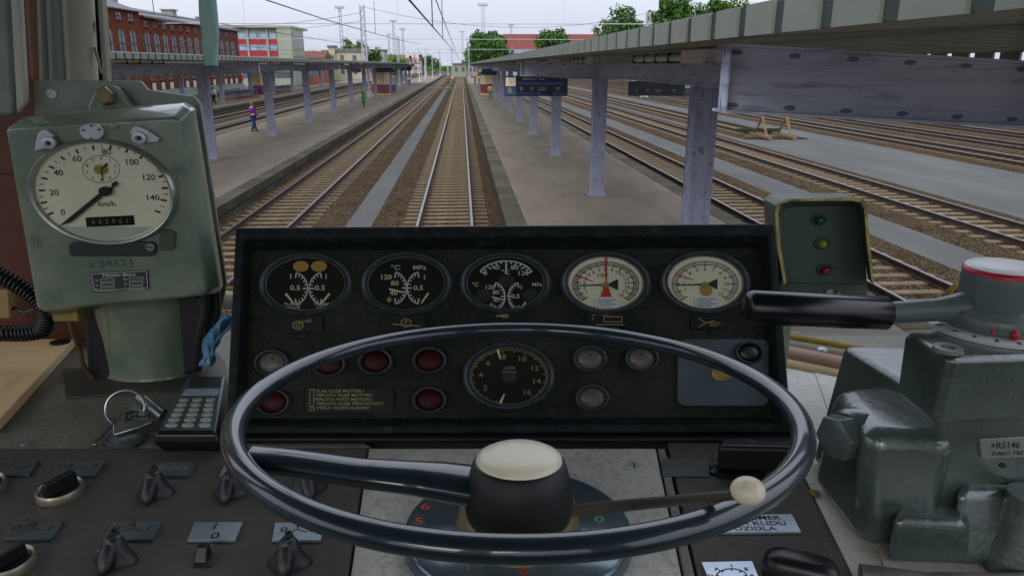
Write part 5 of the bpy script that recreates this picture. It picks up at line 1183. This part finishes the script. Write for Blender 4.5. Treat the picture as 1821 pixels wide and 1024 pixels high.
# latches and fittings on the face
m_aluL = mat('latch_aluminium', '#a4aaa8', '#bcc1bf', scale=30, rough=.35, metal=.5)
for L, cx, cy in (([(60, 269), (66, 238), (77, 230), (97, 242), (88, 250), (79, 266)], 86, 255), ([(231, 233), (240, 224), (262, 231), (284, 247), (280, 254), (262, 255), (250, 246), (232, 240)], 247, 246)):
    o = slab(PS, L, .0003, .006).out('latch', m_aluL, sp, bevel=.0015)
    sring(cx, cy, [(14, 11, .0062), (13, 10, .0095), (6.5, 5, .0098), (5.5, 4, .0085)], m_aluL, 'latch_screw', o, True, 28)
    disc(PS, cx, cy, 5, 4, .0086, .0090, 6).out('hex_socket', m_ink, o)
o = sring(162, 235, [(21.5, 15.5, .0003), (21.5, 15.5, .004), (20, 14, .005)], m_aluL, 'round_cover', sp, True, 40)
for x, y in ((148, 232), (176, 231), (162, 247), (162, 224)): disc(PS, x, y, 2.4, 2, .0051, .0055, 12).out('cover_hole', m_ink, o)
sring(202, 226, [(7, 5.5, .0003), (6, 4.8, .003), (3.5, 2.6, .0035)], m_green, 'seal_screw', sp, True, 20)
slab(PS, rrect(122, 276, 430, 456, 10), .0003, .005).out('lower_cover', mat('cover_black', '#1c2523', '#26302d', scale=20, rough=.4), sp, bevel=.001)
screw(PS, 266, 440, 8, 6.5, .005, sp, m_greenl)
slab(PS, rrect(283, 311, 408, 446, 11), .0003, .003).out('slot_recess', mat('slot_olive', '#39402c', '#4b5034', scale=12, rough=.6), sp, bevel=.001)
o = slab(PS, [(161, 485), (262, 480), (265, 514), (166, 520)], .0003, .0018).out('maker_plate', mat('maker_black', '#262c2b', '#303736', scale=20, rough=.4), sp)
g = G(PS.M); ptext(g, PS, 'Hasler-Bern', 212, 489, 5.5, .0021, 1.5, rot=.03)
for x in (187, 238):
    for k in range(3):
        y = 495 + k * 8 - (x - 212) * .04
        for a in ((x - 8, y, x + 16, y - 1), (x - 8, y + 5, x + 16, y + 4), (x - 8, y, x - 8, y + 5), (x + 16, y - 1, x + 16, y + 4)): pline(g, PS, *a, .9, .0021)
        ptext(g, PS, ['V', 'x', 'O', 'W', 'A', '1'][k + (3 if x > 200 else 0)], x - 15, y + 3, 3.8, .0021)
for a in ((163, 487, 260, 482), (260, 482, 263, 512), (263, 512, 168, 517), (168, 517, 163, 487)): pline(g, PS, *a, 1, .0021)
g.out('lettering', m_whitep, o, recalc=False)
g = G(PS.M); ptext(g, PS, 'z 34121', 198, 469, 12, .0005, 1.5, rot=.05); g.out('faint_number', mat('faint_number', '#37483f', '#40524a', scale=90, rough=.6), sp, recalc=False)
# drum stand and base
g = G(CAB); dc = dk(262, 668); dc.y += .0
rt = .078; 
def drum(z, r, c=dc): return [(c.x + r * math.cos(a), c.y + .035 + r * .8 * math.sin(a), z) for a in [2 * math.pi * k / 48 for k in range(48)]]
g.loft([drum(-.4175, .079), drum(-.41, .076), drum(-.36, .077), drum(-.30, .082), drum(-.22, .086)]); g.out('drum_stand', m_green, sp, smooth=40)
g = G(CAB); g.loft([drum(-.4195, .088), drum(-.4176, .088)]); g.out('drum_flange', m_rubber, sp)
slab(PD, [(112, 655), (400, 640), (408, 690), (116, 706)], .0004, .003).out('foot_plate', mat('foot_plate', '#3a382f', '#4a473c', scale=12, rough=.6, wear='#2c2a24', wscale=30), sp, bevel=.001)
g = G(CAB); c = onplane(128, 553, .90); g.box(c.x - .018, c.x + .016, .885, .92, c.z - .010, c.z + .010); g.out('brass_block', m_brass, sp, bevel=.002)
g = G(CAB); g.tube([Q(124, 562, .895), Q(128, 590, .90), Q(142, 620, .91), Q(148, 650, .92), Q(165, 672, .925)], .0032, 10); g.out('lead', mat('lead_brown', '#4a3d1e', '#5d4e2a', scale=30, rough=.6), sp, smooth=60)
g = G(CAB); g.loft([[Q(148, 535, .93), Q(205, 535, .93), Q(205, 680, .93), Q(158, 672, .93)], [Q(148, 535, .98), Q(205, 535, .98), Q(205, 680, .98), Q(158, 672, .98)]]); g.out('side_housing', m_rubber, sp, bevel=.003)
g = G(CAB); g.loft([[Q(318, 520, .91), Q(390, 500, .91), Q(392, 560, .91), Q(352, 660, .91), Q(328, 668, .91)], [Q(318, 520, .97), Q(392, 500, .97), Q(396, 560, .97), Q(362, 650, .97), Q(328, 668, .97)]]); g.out('hose_shroud', m_rubber, sp, bevel=.005)
g = G(CAB); g.tube([Q(363, 515, .90), Q(365, 550, .90), Q(357, 585, .90), Q(352, 620, .90), Q(352, 655, .92)], [.006, .0065, .0055, .006, .006], 12); g.tube([Q(362, 528, .90), Q(362, 538, .90)], .0085, 10); g.out('hose', mat('hose_black', '#20221f', '#2c2e2a', rough=.35), sp, smooth=60)

# blue rag tucked behind the console
rg = G(CAB); rows = []
for i in range(13):
    f_ = i / 12; row = []
    for j in range(7):
        h = j / 6; x = 405 - 44 * f_ * (1 - .0) + 24 * (h - .5) * (1.1 - .4 * f_); y = 560 + 88 * f_; row.append(Q(x + 5 * math.sin(f_ * 9 + h * 6), y, .885 + .010 * math.sin(h * 8 + f_ * 5)))
    rows.append(row)
V = [[rg.v(p) for p in r] for r in rows]
for i in range(12):
    for j in range(6): rg.f([V[i][j], V[i][j + 1], V[i + 1][j + 1], V[i + 1][j]])
ro = rg.out('cleaning_rag', mat('rag_blue', '#3f7191', '#7ba9c4', scale=18, rough=.9), None, T(dk(375, 650)), smooth=60); tag(ro, 'crumpled blue cloth hanging between the speedometer stand and the console', 'cloth'); so_ = ro.modifiers.new('thick', 'SOLIDIFY'); so_.thickness = .004

# handset cord and beige box on the wall
bx_ = thing('junction_box', 'beige junction box on the brown wall at the left edge', 'junction box', T(Q(5, 570, 1.0)))
g = G(CAB); g.loft([[Q(x, y, .99) for x, y in ((-70, 568), (-70, 512), (17, 516), (20, 566))], [Q(x, y, 1.04) for x, y in ((-70, 566), (-70, 510), (26, 514), (30, 562))]]); g.out('box', mat('box_beige', '#8a7748', '#a08c5a', scale=8, rough=.6), bx_, bevel=.004)
g = G(CAB); g.tube([Q(24, 548, 1.0), Q(46, 556, .99), Q(66, 548, .985), Q(100, 552, .98)], .003, 8); g.out('lead', MATS['hose_black'], bx_, smooth=60)
cd = thing('coiled_cord', 'black coiled handset cord curving down the brown wall', 'cord', T(Q(80, 590, .95)))
K = [(-60, 470), (-20, 480), (8, 494), (38, 512), (62, 530), (78, 550), (84, 568), (76, 586), (50, 592), (20, 593), (-20, 592), (-70, 590)]
def cr(P, t):
    n = len(P) - 1; i = min(int(t * n), n - 1); f_ = t * n - i; p = [P[max(i - 1, 0)], P[i], P[i + 1], P[min(i + 2, n)]]
    return [.5 * ((2 * p[1][k]) + (-p[0][k] + p[2][k]) * f_ + (2 * p[0][k] - 5 * p[1][k] + 4 * p[2][k] - p[3][k]) * f_ ** 2 + (-p[0][k] + 3 * p[1][k] - 3 * p[2][k] + p[3][k]) * f_ ** 3) for k in (0, 1)]
g = G(CAB); P = []; n = 900
for i in range(n):
    t = i / (n - 1); a = cr(K, t); b = cr(K, min(1, t + .002)); p = onplane(a[0], a[1], .95); q_ = onplane(b[0], b[1], .95); d = (q_ - p); d = d.normalized() if d.length > 1e-9 else Vector((1, 0, 0))
    s1 = Vector((0, 1, 0)); s2 = d.cross(s1).normalized(); an = t * 2 * math.pi * 46; P.append(p + (s1 * math.cos(an) + s2 * math.sin(an)) * .0095)
g.tube(P, .0023, 6); g.out('coils', m_dark2, cd, smooth=70)

# ---- handheld radio lying on the desk
ph = thing('handheld_radio', 'black handheld radio with grey keypad lying between the keys and the console', 'radio', T(dk(335, 790)))
B0 = [(274, 806), (392, 806), (398, 780)]
a0, a1 = dk(276, 806), dk(394, 806); b0, b1 = dk(337, 690), dk(412, 690)
th_f, th_b = .030, .026
def up(p, h): return Vector(p) + Vector((0, 0, h))
def pray(px, py, z): return dk(px, py, z)
tz = -.42 + .030
TA, TB = pray(275, 770, tz), pray(386, 770, tz); TC, TD = pray(400, 668, tz + .004), pray(336, 668, tz + .004)
g = G(CAB)
bot = [TA + Vector((.004, .008, -.029)), TB + Vector((-.002, .008, -.029)), TC + Vector((0, -.006, -.033)), TD + Vector((.003, -.006, -.033))]
mid = [TA + Vector((-.003, -.002, -.012)), TB + Vector((.003, -.002, -.012)), TC + Vector((.003, .002, -.014)), TD + Vector((-.003, .002, -.014))]
g.loft([bot, mid, [TA, TB, TC, TD]]); g.out('body', mat('radio_black', '#0e1112', '#16191a', scale=30, rough=.3), ph, bevel=.004, seg=4)
nn = (TB - TA).cross(TD - TA).normalized()
def rp_(u, v, h=0): return TA.lerp(TB, u).lerp(TD.lerp(TC, u), v) + nn * h
def rquad(name, m, u0, u1, v0, v1, h0, h1, bev=.0008):
    g = G(CAB); g.loft([[rp_(u0, v0, h0), rp_(u1, v0, h0), rp_(u1, v1, h0), rp_(u0, v1, h0)], [rp_(u0, v0, h1), rp_(u1, v0, h1), rp_(u1, v1, h1), rp_(u0, v1, h1)]]); return g.out(name, m, ph, bevel=bev)
rquad('front_panel', mat('radio_face', '#3c4649', '#4b5659', scale=20, rough=.3), .06, .94, .04, .96, .0001, .0014)
rquad('display', mat('radio_display', '#8fa3ad', '#b9c9d0', scale=8, rough=.15, metal=.3), .12, .9, .60, .72, .0015, .0022)
for k in range(4): rquad('speaker_slot', m_ink, .15, .95, .775 + k * .052, .80 + k * .052, .0015, .0019, 0)
m_key = mat('key_grey', '#8a8d82', '#9b9e92', rough=.5)
for r in range(6):
    for c in range(3):
        u, v = .22 + c * .28, .10 + r * .083; g = G(CAB); ring = []
        R = [[rp_(u + .105 * s * math.cos(q), v + .03 * s * math.sin(q), h) for q in [2 * math.pi * i / 20 for i in range(20)]] for h, s in ((.0014, 1), (.0028, .95), (.0032, .8))]
        g.loft(R); g.out('key', m_key, ph, smooth=50)

# ---- keys
m_keyst = mat('key_steel', '#9da3a3', '#b9bebd', scale=30, rough=.22, metal=.9)
ky = thing('key_ring', 'steel key ring with a number tag and two square-socket keys beside the radio', 'keys', T(dk(235, 760)))
g = G(CAB); c = pray(226, 722, -.40); P = []
for k in range(41): a = 2 * math.pi * k / 40; P.append((c.x + .024 * math.cos(a), c.y - .005 + .010 * math.sin(a), -.400 + .019 * math.sin(a)))
g.tube(P, .0016, 10, cap=False); g.out('ring', m_keyst, ky, smooth=60)
def flat(name, L, z0, z1, m, bev=.0006, slope=0):
    g = G(CAB); g.loft([[tuple(pray(x, y, z0)) for x, y in L], [tuple(pray(x, y, z1)) for x, y in L]]); return g.out(name, m, ky, bevel=bev)
flat('number_tag', [(206, 752), (240, 716), (268, 742), (262, 757), (212, 760)], -.404, -.402, mat('tag_steel', '#6f7f82', '#8a9a9c', scale=20, rough=.25, metal=.7))
PT = Plane((0, .8, -.4018), (0, 0, 1)); g = G(PT.M); ptext(g, PT, 'TB', 254, 744, 9, .0002, 1.2, rot=-1.2); ptext(g, PT, '650', 232, 741, 9, .0002, 1.2, rot=-1.2); g.out('stamped_number', m_ink, ky, recalc=False)
flat('flat_key', [(182, 785), (202, 762), (246, 770), (262, 778), (240, 792), (226, 797), (196, 793)], -.418, -.416, MATS['tag_steel'])
g = G(CAB); g.tube([pray(165, 790, -.415), pray(205, 750, -.412)], [.0022, .0022], 8); g.tube([pray(165, 790, -.415), pray(172, 789, -.415)], .004, 8); g.out('thin_key', m_keyst, ky, smooth=60)
g = G(CAB); a, b = pray(206, 767, -.406), pray(248, 755, -.400); d = (b - a)
g.tube([a, a.lerp(b, .5), b, b + d * .55], [.0095, .009, .0085, .0035], 4); g.out('square_key', m_keyst, ky, bevel=.001)
g = G(CAB); g.tube([a - d.normalized() * .0004, a + d.normalized() * .002], .0066, 4); g.out('key_socket', m_ink, ky)
for A_, B_ in (((246, 706), (288, 742)), ((262, 706), (293, 733))):
    g = G(CAB); a, b = pray(*A_, -.398), pray(*B_, -.404); g.tube([a, b], .0042, 12); g.out('key_shank', m_keyst, ky, smooth=50)

# ---- indicator box with hood
ib = thing('indicator_box', 'green metal indicator box with yellow-edged hood and three small lamps right of the console', 'indicator box', T(Q(1465, 560, .97)))
YI = .93
g = G(CAB); L = [(1386, 520), (1380, 366), (1392, 357), (1525, 354), (1536, 362), (1544, 530)]
g.loft([[Q(x, y, YI) for x, y in L], [tuple(Vector(Q(x, y, YI)) + Vector((0, .05, 0))) for x, y in L]]); g.out('box', mat('box_green', '#33443a', '#3f5246', scale=8, rough=.5), ib, bevel=.002)
PI_ = Plane((0, YI, 0), (0, -1, 0)); m_hood = mat('hood_yellow', '#9a8c4c', '#b5a766', scale=30, rough=.6, wear='#6b6233', wscale=50, wpos=(.5, .6)); m_hin = mat('hood_inside', '#33402f', '#46523c', scale=8, rough=.6)
def hood(Lo, Li, w): 
    g = G(PI_.M); A = pts(PI_, Lo, 0); B = pts(PI_, Li, w); n = len(A)
    th = .0022
    ring0 = [(*p, .0003) for p in A]; ring1 = [(*p, w) for p in B]
    cx = sum(p[0] for p in A) / n; cy = sum(p[1] for p in A) / n
    def inn(p): d = Vector((p[0] - cx, p[1] - cy)); d = d * (1 - .0045 / d.length); return (cx + d.x, cy + d.y)
    i0 = [(*inn(p), .0003) for p in A]; i1 = [(*inn(p), w - .0002) for p in B]
    V = [[g.v(q) for q in r] for r in (ring0, ring1, i1, i0)]
    for a, b, mi in ((0, 1, 1), (1, 2, 0), (2, 3, 1)):
        g.mi = mi
        for k in range(n - 1): g.f([V[a][k], V[a][k + 1], V[b][k + 1], V[b][k]])
    return g.out('hood', [m_hood, m_hin], ib, recalc=True)
hood([(1396, 500), (1386, 440), (1388, 376), (1394, 368), (1410, 364), (1510, 362), (1526, 366), (1532, 376), (1540, 440), (1547, 500)],
     [(1394, 506), (1382, 440), (1378, 376), (1384, 360), (1400, 354), (1518, 351), (1536, 355), (1542, 368), (1548, 440), (1554, 506)], .035)
for x, y, cc in ((1457, 391, '#174a3c'), (1462, 434, '#7d8a2c'), (1467, 480, '#6e1c22')):
    o = rring(PI_, x, y, [(15, 11, .0003), (14, 10, .002), (11, 8, .003), (9.5, 7, .002)], 30, True).out('lamp_bezel', MATS['box_green'], ib, smooth=50)
    c = PI_.at(x, y, .002); k = PI_.sc(x, y)[0]; g = G(PI_.M); g.lathe([(9 * k, .002), (8 * k, .005), (5.5 * k, .0075), (2 * k, .0088)], (c[0], c[1], 0), 1, .85, 24); g.out('lens', mat('lens' + cc[1:], cc, rough=.12), o, smooth=70)
g = G(PI_.M); pline(g, PI_, 1392, 503, 1540, 505, 1.5, .0006); g.out('seam', m_ink, ib)
g = G(PI_.M); c = PI_.at(1474, 520, 0); g.lathe([(.006, 0), (.005, .004)], (c[0], c[1], 0), 1, 1, 16); c = PI_.at(1486, 520, 0); g.lathe([(.003, 0), (.003, .010)], (c[0], c[1], 0), 1, 1, 12); g.out('toggle', m_alu, ib)
slab(PD, [(1398, 622), (1540, 622), (1545, 640), (1395, 640)], 0, .001) if False else None
g = G(CAB); g.box(*(lambda a, b: (a.x, b.x))(Vector(Q(1400, 540, .95)), Vector(Q(1420, 540, .95))), .965, .985, -.43, Q(1400, 530, .97)[2]); g.out('stand', m_green, ib)

# ---- brake valve
bv = thing('brake_valve', "grey-green cast driver's brake valve with black-gripped handle on the right of the desk", 'brake valve', T(dk(1640, 985)))
def V3(px, py, Y): return Vector(onplane(px, py, Y))
def hexa(name, top, bot, m=m_valve, bev=.010, seg=4, par=bv):
    """block from its four top corners and four bottom corners (front-left, front-right, back-right, back-left)"""
    g = G(CAB); g.loft([[tuple(p) for p in bot], [tuple(p) for p in top]]); return g.out(name, m, par, bevel=bev, seg=seg)
def dz(p, z): p = Vector(p); return Vector((p.x, p.y, z))
# main body: front corner edge rises from the desk at (1530, 985)
fc = dk(1530, 985); lc = dk(1468, 905); fr = dk(1960, 985); br = fr + Vector((.0, .20, 0)); 
ztop = -.300
def topat(px, py, z): return dk(px, py, z)
a_ = topat(1537, 768, -.3015); 
b_ = topat(1480, 684, -.3015); c_ = topat(1712, 780, -.3015); d_ = topat(1640, 668, -.3015)
hexa('body', [a_, c_, d_, b_], [Vector((fc.x, fc.y, -.4185)), Vector((c_.x + .003, fc.y + .004, -.4185)), Vector((d_.x, d_.y + .02, -.4185)), Vector((lc.x, b_.y + .01, -.4185))], bev=.019, seg=6)
# rear column to the upper block
u0 = Vector((c_.x - .045, c_.y + .006, 0)); 
hexa('column', [Vector((c_.x - .015, c_.y + .008, -.275)), Vector((c_.x + .16, c_.y + .003, -.28)), Vector((c_.x + .16, c_.y + .15, -.28)), Vector((c_.x - .04, c_.y + .15, -.275))],
     [Vector((c_.x - .012, fc.y + .012, -.4185)), Vector((c_.x + .16, fc.y + .012, -.4185)), Vector((c_.x + .16, fc.y + .16, -.4185)), Vector((c_.x - .05, fc.y + .16, -.4185))], bev=.008)
# upper block
zt, zb = -.212, -.270
e1 = dk(1690, 636, zt); e2 = dk(1606, 588, zt); e3 = e1 + Vector((.17, .012, 0)); e4 = e2 + Vector((.20, .03, 0))
hexa('upper_block', [e1, e3, e4, e2], [dz(e1 + Vector((-.001, .002, 0)), zb), dz(e3, zb), dz(e4, zb), dz(e2 + Vector((.002, .0, 0)), zb)], bev=.006)
g = G(CAB); pc = e1 + Vector((.0045, .012, .001)); g.lathe([(.011, 0), (.0105, .003), (.006, .0032), (.0055, .001)], tuple(pc), 1, 1, 24); g.out('corner_screw', mat('screw_boss', '#59635d', '#6b756e', scale=30, rough=.35), bv, smooth=50)
# graduated plate and turret
tc_ = dk(1782, 590, zt); tc_ = Vector((tc_.x, tc_.y + .012, zt))
def tl_(prof, name, m, seg=56, par=bv, dx=0): g = G(CAB); g.lathe(prof, (tc_.x + dx, tc_.y, tc_.z), 1, 1, seg); return g.out(name, m, par, smooth=50)
k_ = tc_.length / FPX * 1.0; dist = tc_.dot(cF); pxm = dist / FPX
gp = tl_([(112 * pxm, .0003), (112 * pxm, .003), (108 * pxm, .0036)], 'graduated_plate', mat('plate_white', '#a9aeab', '#bfc3c0', scale=14, rough=.35))
g = G(CAB)
for a in range(150, 300, 18): 
    q = rad(a); r0_, r1_ = 96 * pxm, 108 * pxm; u = Vector((math.cos(q), math.sin(q), 0)); n_ = Vector((-u.y, u.x, 0)) * 2.5 * pxm; b0_ = Vector((tc_.x, tc_.y, zt + .0039))
    g.f([g.v(b0_ + u * r0_ - n_), g.v(b0_ + u * r1_ - n_), g.v(b0_ + u * r1_ + n_), g.v(b0_ + u * r0_ + n_)])
g.out('plate_marks', mat('mark_maroon', '#5a1016', rough=.6), gp, recalc=False)
tl_([(84 * pxm, .0037), (86 * pxm, .006), (86 * pxm, .015), (80 * pxm, .019), (67 * pxm, .0205), (63 * pxm, .022), (64 * pxm, .043), (63.5 * pxm, .048), (62 * pxm, .051), (57 * pxm, .052)], 'turret', mat('turret_grey', '#4b5753', '#5f6b67', scale=9, rough=.35, wear='#525c5a', wscale=30, wpos=(.6, .75)))
g = G(CAB); g.lathe([(64.2 * pxm, .0480), (64 * pxm, .0505), (60 * pxm, .0528), (40 * pxm, .0545), (10 * pxm, .0550)], (tc_.x, tc_.y, tc_.z), 1, 1, 56, cap0=False); 
g.out('red_cap_edge', mat('cap_red', '#9c1420', '#b51c2a', scale=20, rough=.4), bv, smooth=60)
g = G(CAB); g.lathe([(61.5 * pxm, .0526), (59 * pxm, .0540), (40 * pxm, .0555), (10 * pxm, .0560)], (tc_.x, tc_.y, tc_.z), 1, .96, 56, cap0=False); g.out('cap_top', mat('cap_white', '#c9cbc8', '#dcdedb', scale=10, rough=.35), bv, smooth=60)
for a, s in ((236, 4), (256, 7), (300, 5)):
    q = rad(a); g = G(CAB); g.ball((tc_.x + 90 * pxm * math.cos(q), tc_.y + 90 * pxm * math.sin(q), zt + .008), s * pxm, s * pxm, s * pxm * 1.3, 10, 6); g.out('red_paint_dab', MATS['cap_red'], bv, smooth=60)
# handle
hz = zt + .016
h0 = Vector((tc_.x - 60 * pxm, tc_.y, hz + .001))
hs = h0.dot(cF)
h1 = ray(1577, 557) * (hs * 1.0); h2 = ray(1326, 546) * (hs * .985)
g = G(CAB); g.tube([h0, h0.lerp(h1, .35), h1.lerp(h2, .02)], [.0135, .0098, .0092], 20); g.out('handle_rod', MATS['turret_grey'], bv, smooth=60)
g = G(CAB); dd = (h2 - h1); g.tube([h1, h1 + dd * .01, h1 + dd * .96, h1 + dd * .985, h2], [.0130, .0142, .0142, .0125, .008], 28); g.out('handle_grip', mat('grip_black', '#07080a', '#0e1013', scale=12, rough=.25), bv, smooth=50)
# square plug on the left face
pc = topat(1486, 770, -.335); pd = Vector((-1, -.42, .02)).normalized()
p0 = V3(1536, 765, a_.y + .045)
MB = CAB @ (Matrix.Translation(V3(1497, 776, a_.y + .033)) @ pd.to_track_quat('Z', 'Y').to_matrix().to_4x4())
g = G(MB); g.lathe([(.0240, -.020), (.0240, -.008), (.021, -.005)], (0, 0, 0), 1, 1, 36); g.out('plug_boss', m_valve, bv, smooth=45)
g = G(MB); g.lathe([(.0215, -.0059), (.0215, .010), (.0165, .0125)], (0, 0, 0), 1, 1, 6, rot=.25); g.out('hex_plug', mat('plug_worn', '#4d5856', '#67726f', scale=14, rough=.35, metal=.3, wear='#7a5a40', wscale=60, wpos=(.63, .7)), bv, bevel=.0015)
# lower flanges and small features
l0 = dk(1580, 1003); 
hexa('foot_flange', [dk(1588, 922, -.372), dk(1720, 930, -.372), dk(1730, 890, -.372), dk(1600, 890, -.372)], [dk(1576, 1003), dk(1725, 1006), dk(1730, 940), dk(1590, 940)], bev=.008)
hexa('foot_flange', [dk(1700, 870, -.352), dk(1960, 868, -.352), dk(1960, 830, -.352), dk(1712, 830, -.352)], [dk(1694, 1010), dk(1960, 1016), dk(1960, 930), dk(1700, 930)], bev=.010)
g = G(CAB); q = dk(1800, 1000); g.lathe([(.030, 0), (.020, .03), (.018, .07)], (q.x, q.y - .003, -.418), 1, 1, 28); g.out('stud_boss', m_valve, bv, smooth=50)
YN = V3(1760, 797, c_.y + .001).y
PN = Plane((0, c_.y - .004, 0), (0, -1, .12)); o = slab(PN, [(1742, 781), (1824, 776), (1850, 812), (1746, 816)], -.003, .0035).out('name_plate', mat('nameplate_metal', '#7a7c70', '#94968a', scale=20, rough=.35, metal=.4), bv, bevel=.0006)
g = G(PN.M); ptext(g, PN, '+R5146', 1788, 792, 11, .0038, 1.0, rot=.03); ptext(g, PN, 'DAKO TRE', 1792, 806, 7, .0038, 1.1, rot=.03); g.out('lettering', m_ink, o, recalc=False)
disc(PN, 1784, 828, 6, 4, .0, .002, 16).out('vent_hole', m_ink, bv)
g = G(CAB); q = dk(1500, 1000); g.tube([dk(1530, 1018, -.412), dk(1650, 1034, -.412), dk(1830, 1034, -.412)], .008, 10); g.out('air_pipe', mat('pipe_dark', '#4a463f', '#6e685e', scale=20, rough=.4), bv, smooth=60)
g = G(CAB); q = V3(1704, 524, .80); P = [(q.x + .011 * math.cos(a), q.y, q.z + .011 * math.sin(a)) for a in [2 * math.pi * i / 24 for i in range(25)]]; g.tube(P, .0035, 8, cap=False); g.out('seal_loop', MATS['gasket_yellow'], bv, smooth=60)
